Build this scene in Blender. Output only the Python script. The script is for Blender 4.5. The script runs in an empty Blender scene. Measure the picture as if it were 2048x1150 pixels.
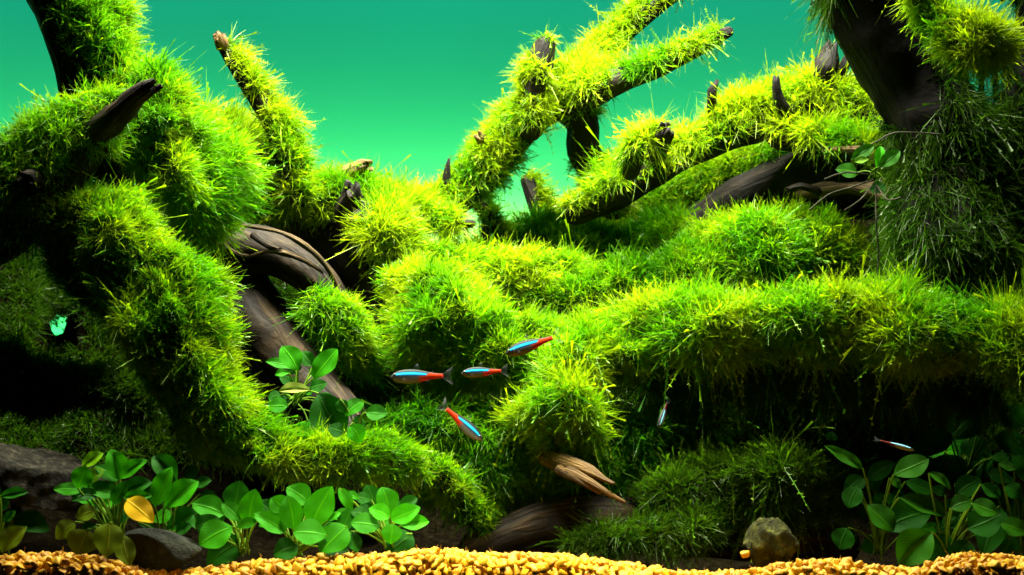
import bpy, math, random
import numpy as np
from mathutils import Vector, Matrix
R = math.radians
rng = np.random.default_rng(7)
random.seed(7)
sc = bpy.context.scene
col = sc.collection

# ------------------------------------------------------------------ camera
CZ = 0.18                      # camera height above the tank floor
D = 1.0                        # camera to the plane y = 0
S0 = 0.57 / 2048               # metres per photo pixel at y = 0
cam_d = bpy.data.cameras.new('camera'); cam = bpy.data.objects.new('camera', cam_d); col.objects.link(cam)
cam.location = (0, -D, CZ); cam.rotation_euler = (R(90), 0, 0)
cam_d.sensor_width = 36; cam_d.lens = 36 * D / 0.57
cam_d.clip_start = 0.02; cam_d.clip_end = 20
cam_d.dof.use_dof = True; cam_d.dof.focus_distance = 1.03; cam_d.dof.aperture_fstop = 18
sc.camera = cam

# ------------------------------------------------------------------ world, lamps, exposure
w = bpy.data.worlds.new('World'); sc.world = w; w.use_nodes = True
w.node_tree.nodes['Background'].inputs[0].default_value = (0.5, 0.75, 0.55, 1)
w.node_tree.nodes['Background'].inputs[1].default_value = 0.008

def area(name, loc, rot, sx, sy, power, color, spread=180):
    l = bpy.data.lights.new(name, 'AREA'); l.shape = 'RECTANGLE'; l.size = sx; l.size_y = sy
    l.energy = power; l.color = color; l.spread = R(spread)
    o = bpy.data.objects.new(name, l); col.objects.link(o); o.location = loc; o.rotation_euler = rot
    return o
# tank lamp hanging over the open top
area('tank_lamp', (0.0, 0.095, CZ + 0.44), (0, 0, 0), 0.46, 0.14, 10.6, (1.0, 0.97, 0.78), 100)
# added fill standing in for lamp light mirrored by the front glass, aimed at gravel
area('front_fill', (0.0, -0.30, CZ + 0.30), (R(22), 0, 0), 0.20, 0.03, 0.36, (1.0, 0.93, 0.66), 25)
# light box behind the frosted rear pane: blue green strip above, green strip below
area('rear_lamp_high', (-0.06, 0.60, CZ + 0.40), (R(-60), 0, 0), 1.3, 0.06, 1.15, (0.0, 0.68, 0.52))
area('rear_lamp_low', (-0.14, 0.545, CZ - 0.01), (R(-90), 0, 0), 1.4, 0.06, 2.75, (0.015, 1.0, 0.20))
area('rear_lamp_base', (-0.06, 0.462, CZ + 0.025), (R(-90), 0, 0), 1.4, 0.01, 0.55, (1.0, 0.75, 0.05))

vs = sc.view_settings
vs.view_transform = 'Standard'; vs.look = 'None'; vs.exposure = 0.0; vs.gamma = 1.0; vs.use_curve_mapping = False
sc.render.engine = 'CYCLES'
cy = sc.cycles
cy.max_bounces = 6; cy.diffuse_bounces = 3; cy.glossy_bounces = 2; cy.transmission_bounces = 4; cy.transparent_max_bounces = 8
cy.caustics_reflective = False; cy.caustics_refractive = False
cy.use_denoising = True
cy.sample_clamp_indirect = 4.0

# ------------------------------------------------------------------ helpers
def P(px, py, y):
    k = S0 * (1 + y / D)
    return np.array([(px - 1024) * k, y, CZ + (575 - py) * k])
def PX(y): return S0 * (1 + y / D)

class Noise:
    def __init__(s, seed, n=9):
        g = np.random.default_rng(seed)
        v = g.normal(size=(n, 3)); v /= np.linalg.norm(v, axis=1)[:, None]
        s.k = v * g.uniform(0.6, 1.5, (n, 1)); s.p = g.uniform(0, 6.28, n)
    def __call__(s, p, f):
        return np.sin((p * f) @ s.k.T + s.p).mean(axis=-1) * 1.8
N1, N2, N3, N4, N5, N6 = [Noise(i) for i in range(11, 17)]

def norm(v): return v / np.maximum(np.linalg.norm(v, axis=-1, keepdims=True), 1e-9)

def tag(o, label=None, cat=None, group=None, kind=None):
    if label: o['label'] = label
    if cat: o['category'] = cat
    if group: o['group'] = group
    if kind: o['kind'] = kind
    return o
def empty(name, loc=(0, 0, 0)):
    o = bpy.data.objects.new(name, None); o.location = loc; o.empty_display_size = 0.01; col.objects.link(o); return o
def link(name, me, parent=None):
    o = bpy.data.objects.new(name, me); col.objects.link(o)
    if parent is not None:
        o.parent = parent
        o.matrix_parent_inverse = Matrix.Translation(-Vector(parent.location))
    return o

def raw_mesh(name, V, faces_flat, counts, mat, smooth=True, uv=None, colr=None):
    me = bpy.data.meshes.new(name)
    V = np.ascontiguousarray(V, dtype=np.float32); f = np.ascontiguousarray(faces_flat, dtype=np.int32)
    c = np.ascontiguousarray(counts, dtype=np.int32)
    me.vertices.add(len(V)); me.vertices.foreach_set('co', V.ravel())
    me.loops.add(len(f)); me.loops.foreach_set('vertex_index', f)
    me.polygons.add(len(c)); st = np.zeros(len(c), np.int32); st[1:] = np.cumsum(c)[:-1]
    me.polygons.foreach_set('loop_start', st)
    try: me.polygons.foreach_set('loop_total', c)
    except Exception: pass
    if smooth: me.polygons.foreach_set('use_smooth', np.ones(len(c), bool))
    if uv is not None:
        a = me.attributes.new('tube_uv', 'FLOAT_VECTOR', 'POINT')
        a.data.foreach_set('vector', np.ascontiguousarray(uv, np.float32).ravel())
    if colr is not None:
        a = me.attributes.new('tint', 'FLOAT_VECTOR', 'POINT')
        a.data.foreach_set('vector', np.ascontiguousarray(colr, np.float32).ravel())
    me.update(calc_edges=True)
    me.materials.append(mat)
    return me

# ------------------------------------------------------------------ materials
def new_mat(name):
    m = bpy.data.materials.new(name); m.use_nodes = True
    nt = m.node_tree
    for n in list(nt.nodes): nt.nodes.remove(n)
    out = nt.nodes.new('ShaderNodeOutputMaterial')
    return m, nt, out
def node(nt, t, **kw):
    n = nt.nodes.new(t)
    for k, v in kw.items():
        if k.startswith('i_'):
            n.inputs[k[2:].replace('_', ' ')].default_value = v
        else: setattr(n, k, v)
    return n
def ramp(nt, stops, interp='LINEAR'):
    r = nt.nodes.new('ShaderNodeValToRGB'); r.color_ramp.interpolation = interp
    e = r.color_ramp.elements
    while len(e) < len(stops): e.new(0.5)
    for el, (p, c) in zip(e, stops): el.position = p; el.color = (*c, 1)
    return r

def moss_mat(name, c_old, c_mid, c_new, c_brown):
    m, nt, out = new_mat(name); L = nt.links
    at = node(nt, 'ShaderNodeAttribute', attribute_name='tint')
    sep = node(nt, 'ShaderNodeSeparateXYZ'); L.new(at.outputs['Vector'], sep.inputs[0])
    rp = ramp(nt, [(0.0, c_old), (0.5, c_mid), (1.0, c_new)]); L.new(sep.outputs[0], rp.inputs[0])
    mx = node(nt, 'ShaderNodeMix', data_type='RGBA'); L.new(rp.outputs[0], mx.inputs[6]); mx.inputs[7].default_value = (*c_brown, 1)
    L.new(sep.outputs[2], mx.inputs[0])
    hs = node(nt, 'ShaderNodeHueSaturation'); L.new(mx.outputs[2], hs.inputs['Color'])
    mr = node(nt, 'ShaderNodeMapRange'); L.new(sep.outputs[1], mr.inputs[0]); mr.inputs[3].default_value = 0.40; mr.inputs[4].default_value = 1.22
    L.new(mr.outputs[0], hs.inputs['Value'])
    df = node(nt, 'ShaderNodeBsdfDiffuse'); tr = node(nt, 'ShaderNodeBsdfTranslucent'); gl = node(nt, 'ShaderNodeBsdfGlossy')
    gl.inputs['Roughness'].default_value = 0.35; gl.inputs['Color'].default_value = (0.9, 1, 0.8, 1)
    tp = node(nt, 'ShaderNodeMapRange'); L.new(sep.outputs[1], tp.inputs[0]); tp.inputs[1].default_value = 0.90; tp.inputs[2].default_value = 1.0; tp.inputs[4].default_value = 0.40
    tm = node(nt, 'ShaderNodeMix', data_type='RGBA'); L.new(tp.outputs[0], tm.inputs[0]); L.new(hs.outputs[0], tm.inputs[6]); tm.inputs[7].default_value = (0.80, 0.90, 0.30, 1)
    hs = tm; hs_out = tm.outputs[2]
    L.new(hs_out, df.inputs[0]); L.new(hs_out, tr.inputs[0])
    m1 = node(nt, 'ShaderNodeMixShader'); m1.inputs[0].default_value = 0.5; L.new(df.outputs[0], m1.inputs[1]); L.new(tr.outputs[0], m1.inputs[2])
    m2 = node(nt, 'ShaderNodeMixShader'); m2.inputs[0].default_value = 0.018; L.new(m1.outputs[0], m2.inputs[1]); L.new(gl.outputs[0], m2.inputs[2])
    L.new(m2.outputs[0], out.inputs[0])
    return m
MOSS = moss_mat('moss_frond', (0.02, 0.20, 0.001), (0.13, 0.42, 0.001), (0.37, 0.53, 0.003), (0.36, 0.30, 0.005))

MOSS_SHADE = moss_mat('shaded_moss_frond', (0.006, 0.045, 0.001), (0.02, 0.09, 0.001), (0.06, 0.16, 0.002), (0.06, 0.05, 0.004))  # moss colours darkened to stand for shade on trunk, fringe, low banks and soil
def cushion_mat():
    m, nt, out = new_mat('moss_cushion'); L = nt.links
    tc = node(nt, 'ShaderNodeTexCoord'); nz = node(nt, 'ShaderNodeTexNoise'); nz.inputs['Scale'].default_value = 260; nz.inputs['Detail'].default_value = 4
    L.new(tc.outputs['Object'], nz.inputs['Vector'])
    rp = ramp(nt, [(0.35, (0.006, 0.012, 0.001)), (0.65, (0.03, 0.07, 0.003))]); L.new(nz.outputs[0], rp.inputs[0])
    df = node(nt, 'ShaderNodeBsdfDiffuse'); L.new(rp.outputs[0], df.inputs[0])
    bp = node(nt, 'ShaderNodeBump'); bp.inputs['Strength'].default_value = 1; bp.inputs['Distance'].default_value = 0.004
    L.new(nz.outputs[0], bp.inputs['Height']); L.new(bp.outputs[0], df.inputs['Normal'])
    L.new(df.outputs[0], out.inputs[0]); return m
CUSHION = cushion_mat()

def wood_mat(name, dark, mid, light, rough=0.7):
    m, nt, out = new_mat(name); L = nt.links
    at = node(nt, 'ShaderNodeAttribute', attribute_name='tube_uv')
    mp = node(nt, 'ShaderNodeMapping'); mp.inputs['Scale'].default_value = (60, 3.2, 1); L.new(at.outputs['Vector'], mp.inputs['Vector'])
    nz = node(nt, 'ShaderNodeTexNoise'); nz.inputs['Scale'].default_value = 1.0; nz.inputs['Detail'].default_value = 6; nz.inputs['Distortion'].default_value = 0.6
    # x along the limb is metres, y round it: stretch the grain along the limb
    mp.inputs['Scale'].default_value = (28, 9.0, 1)
    L.new(mp.outputs[0], nz.inputs['Vector'])
    tc = node(nt, 'ShaderNodeTexCoord'); n2 = node(nt, 'ShaderNodeTexNoise'); n2.inputs['Scale'].default_value = 70; n2.inputs['Detail'].default_value = 5
    L.new(tc.outputs['Object'], n2.inputs['Vector'])
    ad = node(nt, 'ShaderNodeMath', operation='ADD'); L.new(nz.outputs[0], ad.inputs[0])
    ml = node(nt, 'ShaderNodeMath', operation='MULTIPLY'); L.new(n2.outputs[0], ml.inputs[0]); ml.inputs[1].default_value = 0.5; L.new(ml.outputs[0], ad.inputs[1])
    rp = ramp(nt, [(0.50, dark), (0.74, mid), (0.98, light)]); L.new(ad.outputs[0], rp.inputs[0])
    pb = node(nt, 'ShaderNodeBsdfPrincipled'); L.new(rp.outputs[0], pb.inputs['Base Color']); pb.inputs['Roughness'].default_value = rough
    pb.inputs['Specular IOR Level'].default_value = 0.25
    bp = node(nt, 'ShaderNodeBump'); bp.inputs['Strength'].default_value = 0.9; bp.inputs['Distance'].default_value = 0.003
    L.new(ad.outputs[0], bp.inputs['Height']); L.new(bp.outputs[0], pb.inputs['Normal'])
    L.new(pb.outputs[0], out.inputs[0]); return m
WOOD = wood_mat('wet_driftwood', (0.002, 0.0018, 0.0014), (0.007, 0.005, 0.0035), (0.028, 0.018, 0.010))
WOODK = wood_mat('black_driftwood', (0.001, 0.001, 0.0008), (0.003, 0.0024, 0.0018), (0.010, 0.007, 0.004), 0.85)
WOODB = wood_mat('brown_driftwood', (0.004, 0.003, 0.002), (0.016, 0.010, 0.004), (0.08, 0.05, 0.018))
WOODR = wood_mat('worn_ridge_wood', (0.02, 0.012, 0.005), (0.08, 0.05, 0.018), (0.20, 0.13, 0.05))
WOODG = wood_mat('golden_driftwood', (0.03, 0.015, 0.003), (0.12, 0.065, 0.012), (0.26, 0.15, 0.03))
WOODT = wood_mat('tan_driftwood', (0.03, 0.017, 0.006), (0.13, 0.075, 0.022), (0.32, 0.20, 0.07))

def stone_mat(name, dark, mid, light, sc_=60, rough=0.85, spec=0.15):
    m, nt, out = new_mat(name); L = nt.links
    tc = node(nt, 'ShaderNodeTexCoord')
    n1 = node(nt, 'ShaderNodeTexNoise'); n1.inputs['Scale'].default_value = sc_; n1.inputs['Detail'].default_value = 8; n1.inputs['Roughness'].default_value = 0.7
    L.new(tc.outputs['Object'], n1.inputs['Vector'])
    rp = ramp(nt, [(0.32, dark), (0.52, mid), (0.72, light)]); L.new(n1.outputs[0], rp.inputs[0])
    pb = node(nt, 'ShaderNodeBsdfPrincipled'); L.new(rp.outputs[0], pb.inputs['Base Color']); pb.inputs['Roughness'].default_value = rough
    pb.inputs['Specular IOR Level'].default_value = spec
    bp = node(nt, 'ShaderNodeBump'); bp.inputs['Strength'].default_value = 1; bp.inputs['Distance'].default_value = 0.010
    L.new(n1.outputs[0], bp.inputs['Height']); L.new(bp.outputs[0], pb.inputs['Normal'])
    L.new(pb.outputs[0], out.inputs[0]); return m
STONE_G = stone_mat('grey_stone', (0.006, 0.006, 0.004), (0.035, 0.032, 0.02), (0.15, 0.135, 0.085), 190)
STONE_D = stone_mat('dark_stone', (0.010, 0.012, 0.009), (0.030, 0.034, 0.024), (0.075, 0.085, 0.05), 70)
STONE_Y = stone_mat('yellow_stone', (0.004, 0.005, 0.001), (0.045, 0.05, 0.008), (0.22, 0.235, 0.045), 150)
SOIL = stone_mat('dark_soil', (0.004, 0.003, 0.002), (0.010, 0.008, 0.004), (0.022, 0.017, 0.009), 220, 0.95, 0.0)

def gravel_mat():
    m, nt, out = new_mat('golden_gravel'); L = nt.links
    oi = node(nt, 'ShaderNodeObjectInfo'); tc = node(nt, 'ShaderNodeTexCoord')
    n1 = node(nt, 'ShaderNodeTexNoise'); n1.inputs['Scale'].default_value = 420; n1.inputs['Detail'].default_value = 5
    L.new(tc.outputs['Object'], n1.inputs['Vector'])
    at = node(nt, 'ShaderNodeAttribute', attribute_name='tint')
    sp = node(nt, 'ShaderNodeSeparateXYZ'); L.new(at.outputs['Vector'], sp.inputs[0])
    ad = node(nt, 'ShaderNodeMath', operation='ADD'); L.new(oi.outputs['Random'], ad.inputs[0]); L.new(sp.outputs[0], ad.inputs[1])
    fr = node(nt, 'ShaderNodeMath', operation='FRACT'); L.new(ad.outputs[0], fr.inputs[0])
    rp = ramp(nt, [(0.0, (0.38, 0.165, 0.002)), (0.35, (0.53, 0.265, 0.003)), (0.7, (0.63, 0.335, 0.004)), (1.0, (0.70, 0.41, 0.010))]); L.new(fr.outputs[0], rp.inputs[0])
    mx = node(nt, 'ShaderNodeMix', data_type='RGBA', blend_type='MULTIPLY'); mx.inputs[0].default_value = 0.55
    r2 = ramp(nt, [(0.3, (0.55, 0.44, 0.18)), (0.65, (1, 1, 1))]); L.new(n1.outputs[0], r2.inputs[0])
    L.new(rp.outputs[0], mx.inputs[6]); L.new(r2.outputs[0], mx.inputs[7])
    pb = node(nt, 'ShaderNodeBsdfPrincipled'); L.new(mx.outputs[2], pb.inputs['Base Color']); pb.inputs['Roughness'].default_value = 0.6
    pb.inputs['Specular IOR Level'].default_value = 0.3
    L.new(pb.outputs[0], out.inputs[0]); return m
GRAVEL = gravel_mat()

def leaf_mat(name, c1, c2, trans=0.4):
    m, nt, out = new_mat(name); L = nt.links
    at = node(nt, 'ShaderNodeAttribute', attribute_name='tint'); sp = node(nt, 'ShaderNodeSeparateXYZ'); L.new(at.outputs['Vector'], sp.inputs[0])
    oi = node(nt, 'ShaderNodeObjectInfo'); tc = node(nt, 'ShaderNodeTexCoord')
    nz = node(nt, 'ShaderNodeTexNoise'); nz.inputs['Scale'].default_value = 3.5; nz.inputs['Detail'].default_value = 6
    L.new(tc.outputs['Object'], nz.inputs['Vector'])
    # side veins: slanted lines either side of the midrib
    ab = node(nt, 'ShaderNodeMath', operation='ABSOLUTE'); L.new(sp.outputs[1], ab.inputs[0])
    v1 = node(nt, 'ShaderNodeMath', operation='MULTIPLY'); L.new(ab.outputs[0], v1.inputs[0]); v1.inputs[1].default_value = -0.55
    v2 = node(nt, 'ShaderNodeMath', operation='ADD'); L.new(v1.outputs[0], v2.inputs[0]); L.new(sp.outputs[0], v2.inputs[1])
    v3 = node(nt, 'ShaderNodeMath', operation='MULTIPLY'); L.new(v2.outputs[0], v3.inputs[0]); v3.inputs[1].default_value = 62
    v4 = node(nt, 'ShaderNodeMath', operation='SINE'); L.new(v3.outputs[0], v4.inputs[0])
    v5 = node(nt, 'ShaderNodeMapRange'); L.new(v4.outputs[0], v5.inputs[0]); v5.inputs[1].default_value = 0.75; v5.inputs[2].default_value = 1.0; v5.inputs[3].default_value = 0.0; v5.inputs[4].default_value = 0.30
    md = node(nt, 'ShaderNodeMapRange'); L.new(ab.outputs[0], md.inputs[0]); md.inputs[1].default_value = 0.02; md.inputs[2].default_value = 0.09; md.inputs[3].default_value = 0.6; md.inputs[4].default_value = 0.0
    mxv = node(nt, 'ShaderNodeMath', operation='MAXIMUM'); L.new(v5.outputs[0], mxv.inputs[0]); L.new(md.outputs[0], mxv.inputs[1])
    mx = node(nt, 'ShaderNodeMix', data_type='RGBA'); L.new(nz.outputs[0], mx.inputs[0]); mx.inputs[6].default_value = (*c1, 1); mx.inputs[7].default_value = (*c2, 1)
    mv = node(nt, 'ShaderNodeMix', data_type='RGBA'); L.new(mxv.outputs[0], mv.inputs[0]); L.new(mx.outputs[2], mv.inputs[6]); mv.inputs[7].default_value = (min(1, c2[0] * 1.7 + 0.02), min(1, c2[1] * 1.5), c2[2] * 1.5, 1)
    hs = node(nt, 'ShaderNodeHueSaturation'); L.new(mv.outputs[2], hs.inputs['Color'])
    mr = node(nt, 'ShaderNodeMapRange'); L.new(oi.outputs['Random'], mr.inputs[0]); mr.inputs[3].default_value = 0.7; mr.inputs[4].default_value = 1.25; L.new(mr.outputs[0], hs.inputs['Value'])
    pb = node(nt, 'ShaderNodeBsdfPrincipled'); L.new(hs.outputs[0], pb.inputs['Base Color']); pb.inputs['Roughness'].default_value = 0.5
    pb.inputs['Specular IOR Level'].default_value = 0.06
    bp = node(nt, 'ShaderNodeBump'); bp.inputs['Strength'].default_value = 0.35; bp.inputs['Distance'].default_value = 0.02
    L.new(mxv.outputs[0], bp.inputs['Height']); L.new(bp.outputs[0], pb.inputs['Normal'])
    tr = node(nt, 'ShaderNodeBsdfTranslucent'); L.new(hs.outputs[0], tr.inputs[0])
    ms = node(nt, 'ShaderNodeMixShader'); ms.inputs[0].default_value = trans; L.new(pb.outputs[0], ms.inputs[1]); L.new(tr.outputs[0], ms.inputs[2])
    L.new(ms.outputs[0], out.inputs[0]); return m
LEAF = {'g': leaf_mat('green_leaf', (0.014, 0.20, 0.001), (0.05, 0.37, 0.002)),
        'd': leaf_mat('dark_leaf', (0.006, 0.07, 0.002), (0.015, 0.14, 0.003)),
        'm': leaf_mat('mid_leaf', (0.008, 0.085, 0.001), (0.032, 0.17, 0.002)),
        'o': leaf_mat('olive_leaf', (0.06, 0.13, 0.002), (0.16, 0.24, 0.003)),
        'y': leaf_mat('yellow_green_leaf', (0.06, 0.25, 0.002), (0.17, 0.38, 0.003)),
        'Y': leaf_mat('yellow_leaf', (0.85, 0.42, 0.004), (0.95, 0.62, 0.01)),
        'l': leaf_mat('pale_leaf', (0.35, 0.50, 0.06), (0.55, 0.68, 0.14))}
STEM = leaf_mat('leaf_stalk', (0.03, 0.12, 0.004), (0.08, 0.20, 0.01), 0.2)
ROOT = wood_mat('plant_root', (0.02, 0.02, 0.01), (0.06, 0.06, 0.025), (0.14, 0.14, 0.06))

def rear_mat():
    m, nt, out = new_mat('frosted_pane'); L = nt.links
    tr = node(nt, 'ShaderNodeBsdfTranslucent'); 
    tc = node(nt, 'ShaderNodeTexCoord'); nz = node(nt, 'ShaderNodeTexNoise'); nz.inputs['Scale'].default_value = 3.5; nz.inputs['Detail'].default_value = 5
    L.new(tc.outputs['Object'], nz.inputs['Vector']); rp = ramp(nt, [(0.3, (0.82, 0.82, 0.82)), (0.7, (0.93, 0.93, 0.93))]); L.new(nz.outputs[0], rp.inputs[0]); L.new(rp.outputs[0], tr.inputs[0])
    L.new(tr.outputs[0], out.inputs[0]); return m
REAR = rear_mat()
def glass_mat():
    m, nt, out = new_mat('clear_glass'); L = nt.links
    gl = node(nt, 'ShaderNodeBsdfGlass'); gl.inputs['IOR'].default_value = 1.14; gl.inputs['Roughness'].default_value = 0.02; gl.inputs['Color'].default_value = (0.93, 0.98, 0.97, 1)
    L.new(gl.outputs[0], out.inputs[0]); return m
GLASS = glass_mat()
# ------------------------------------------------------------------ setting: rear pane, terrain, gravel
def grid_mesh(name, X, Y, Z, mat, smooth=True):
    ny, nx = X.shape
    V = np.stack([X, Y, Z], -1).reshape(-1, 3)
    i = np.arange(ny * nx).reshape(ny, nx)
    F = np.stack([i[:-1, :-1], i[:-1, 1:], i[1:, 1:], i[1:, :-1]], -1).reshape(-1, 4)
    return raw_mesh(name, V, F.ravel(), np.full(len(F), 4), mat, smooth), V, F

bx = np.array([[-0.75, 0.75], [-0.75, 0.75]]); bz = np.array([[-0.02, -0.02], [0.55, 0.55]])
me, _, _ = grid_mesh('rear_pane', bx, np.full((2, 2), 0.44), bz, REAR)
tag(link('background_wall', me), 'frosted rear pane glowing teal above and pale green below', None, None, 'structure')

FRONT = -0.125
gx = np.array([-500, 0, 60, 170, 250, 300, 420, 500, 600, 700, 780, 870, 950, 1030, 1120, 1200, 1300, 1345, 1480, 1600, 1690, 1760, 1830, 1900, 1950, 2048, 2500])
gy = np.array([1105, 1110, 1102, 1104, 1128, 1146, 1138, 1124, 1114, 1104, 1106, 1092, 1102, 1104, 1104, 1118, 1134, 1150, 1146, 1122, 1118, 1136, 1140, 1108, 1104, 1110, 1110])
def gravel_top(px): return 1112 + 0.85 * (np.interp(px, gx, gy) - 1116)
hx = np.array([-700, -300, 60, 106, 130, 160, 450, 600, 750, 880, 960, 1050, 1200, 1300, 1420, 1500, 1700, 1990, 2028, 2064, 2100, 2700])
hy = np.array([430, 450, 470, 684, 684, 370, 410, 455, 490, 510, 500, 470, 450, 460, 450, 400, 350, 350, 574, 574, 420, 420])
def terrain_z(px, y):
    zt = CZ + (575 - np.interp(px, hx, hy)) * PX(0.30)
    zf = CZ + (575 - gravel_top(px)) * PX(FRONT) - 0.013
    t = np.clip((y - 0.09) / 0.21, 0, 1); t = t * t * (3 - 2 * t)
    return zf + (zt - zf) * t - 0.016 * np.clip((y - FRONT - 0.02) / 0.05, 0, 1) * (1 - t)
ux = np.linspace(-420, 2470, 420); uy = np.linspace(FRONT + 0.004, 0.42, 120)
UX, UY = np.meshgrid(ux, uy)
TX = (UX - 1024) * S0 * (1 + UY / D)
TZ = terrain_z(UX, UY)
pp = np.stack([TX, UY, TZ], -1)
TZ = TZ + 0.004 * N1(pp, 160) * np.clip((UY + 0.06) / 0.1, 0, 1) + 0.0015 * N2(pp, 600)
me, TV, TF = grid_mesh('soil_slope', TX, UY, TZ, SOIL)
soil = tag(link('ground', me), 'dark planted soil rising towards the back of the tank', None, None, 'structure')
# tank floor sheet under everything, so nothing hangs in the void
me, _, _ = grid_mesh('tank_floor', np.array([[-0.75, 0.75], [-0.75, 0.75]]), np.array([[FRONT - 0.01] * 2, [0.6] * 2]), np.full((2, 2), -0.004), SOIL)
tag(link('floor', me), 'dark tank floor under the gravel', None, None, 'structure')

import bmesh
def ico(sub):
    bm = bmesh.new(); bmesh.ops.create_icosphere(bm, subdivisions=sub, radius=1)
    V = np.array([v.co[:] for v in bm.verts]); F = np.array([[v.index for v in f.verts] for f in bm.faces]); bm.free(); return V, F
IV2, IF2 = ico(2); IV3, IF3 = ico(3); IV4, IF4 = ico(4); IV5, IF5 = ico(5)
def chip(seed):
    """angular broken stone chip: convex hull of a few random points"""
    g = np.random.default_rng(seed)
    q = g.uniform(-1, 1, (15, 3)); q = q / np.maximum(1.0, (np.abs(q) ** 3).sum(1) ** (1 / 3))[:, None] * np.array([g.uniform(0.95, 1.25), g.uniform(0.75, 1), g.uniform(0.7, 0.95)])
    bm = bmesh.new()
    for p in q: bm.verts.new(p)
    r = bmesh.ops.convex_hull(bm, input=bm.verts)
    bmesh.ops.delete(bm, geom=[v for v in bm.verts if not v.link_faces], context='VERTS')
    bmesh.ops.bevel(bm, geom=bm.edges[:], offset=0.07, segments=1, affect='EDGES')
    bmesh.ops.triangulate(bm, faces=bm.faces[:])
    bm.verts.index_update()
    V = np.array([v.co[:] for v in bm.verts]); F = np.array([[v.index for v in f.verts] for f in bm.faces]); bm.free()
    return V, F
CHIPS = [chip(i) for i in range(9)]
chip_me = [raw_mesh('gravel_chip', c[0] * 0.0029, c[1].ravel(), np.full(len(c[1]), 3), GRAVEL, False) for c in CHIPS]
gravel = empty('gravel_bed', (0, FRONT, CZ - 0.15)); tag(gravel, 'bed of golden gravel chips along the bottom front', None, None, 'structure')
near, rest = [], []
for layer in range(5):                                   # against the front glass: rows going down; then the top running back
    y = FRONT + 0.0045 * layer
    step = 16.5 / (1 + y / D) * 1.0
    for r in range(6 if layer == 0 else (5 if layer == 1 else 2)):
        x = -40 + (r % 2) * 10 + layer * 7
        while x < 2090:
            px = x + rng.uniform(-5, 5)
            py = gravel_top(px) + 28 + r * 13 + rng.uniform(-6, 6) - layer * 1.6
            if py < 1170:
                (near if layer == 0 else rest).append((px, py, y + rng.uniform(-0.0012, 0.0012)))
            x += step * rng.uniform(0.85, 1.2)
for i in range(2100):                                    # the bed running back under the plants
    px = rng.uniform(-60, 2110); y = FRONT + 0.018 + abs(rng.normal()) * 0.014
    rest.append((px, None, y))
near.sort(key=lambda q: q[1] > 1146)
extra = near[300:]; near = near[:300]; rest = extra + rest
def rot_rand(): 
    q = rng.normal(size=4); q /= np.linalg.norm(q); a, b, c, d = q
    return np.array([[1-2*(c*c+d*d), 2*(b*c-a*d), 2*(b*d+a*c)], [2*(b*c+a*d), 1-2*(b*b+d*d), 2*(c*d-a*b)], [2*(b*d-a*c), 2*(c*d+a*b), 1-2*(b*b+c*c)]])
for px, py, y in near:
    o = link('pebble', chip_me[int(rng.integers(9))], gravel)
    s = rng.uniform(0.72, 1.2)
    M = Matrix(rot_rand().tolist()).to_4x4(); o.matrix_basis = Matrix.Translation(Vector(P(px, py, y))) @ M @ Matrix.Scale(s, 4)
Vs, Fs, Ts, off = [], [], [], 0
for px, py, y in rest:
    if py is None:
        k = PX(y); c = np.array([(px - 1024) * k, y, float(terrain_z(px, y)) + 0.007])
    else: c = P(px, py, y)
    cv, cf = CHIPS[int(rng.integers(9))]
    Vc = cv * 0.0029 * rng.uniform(0.7, 1.25) @ rot_rand().T + c
    Vs.append(Vc); Fs.append(cf + off); off += len(Vc); Ts.append(np.full((len(Vc), 3), rng.uniform()))
me = raw_mesh('gravel', np.concatenate(Vs), np.concatenate(Fs).ravel(), np.full(sum(len(f) for f in Fs), 3), GRAVEL, False, None, np.concatenate(Ts))
tag(link('gravel', me, gravel), None, None, None, 'stuff')

# ------------------------------------------------------------------ limbs and cushions as swept tubes
def resample(pts, step):
    pts = np.asarray(pts, float)
    out = []
    n = len(pts)
    for i in range(n - 1):
        p0 = pts[max(i - 1, 0)]; p1 = pts[i]; p2 = pts[i + 1]; p3 = pts[min(i + 2, n - 1)]
        m = max(2, int(np.linalg.norm(p2[:3] - p1[:3]) / step))
        t = np.linspace(0, 1, m, endpoint=False)[:, None]
        out.append(0.5 * ((2 * p1) + (-p0 + p2) * t + (2 * p0 - 5 * p1 + 4 * p2 - p3) * t ** 2 + (-p0 + 3 * p1 - 3 * p2 + p3) * t ** 3))
    out.append(pts[-1:]); q = np.concatenate(out); q[:, 3] = np.maximum(q[:, 3], 0.0004); return q

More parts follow.
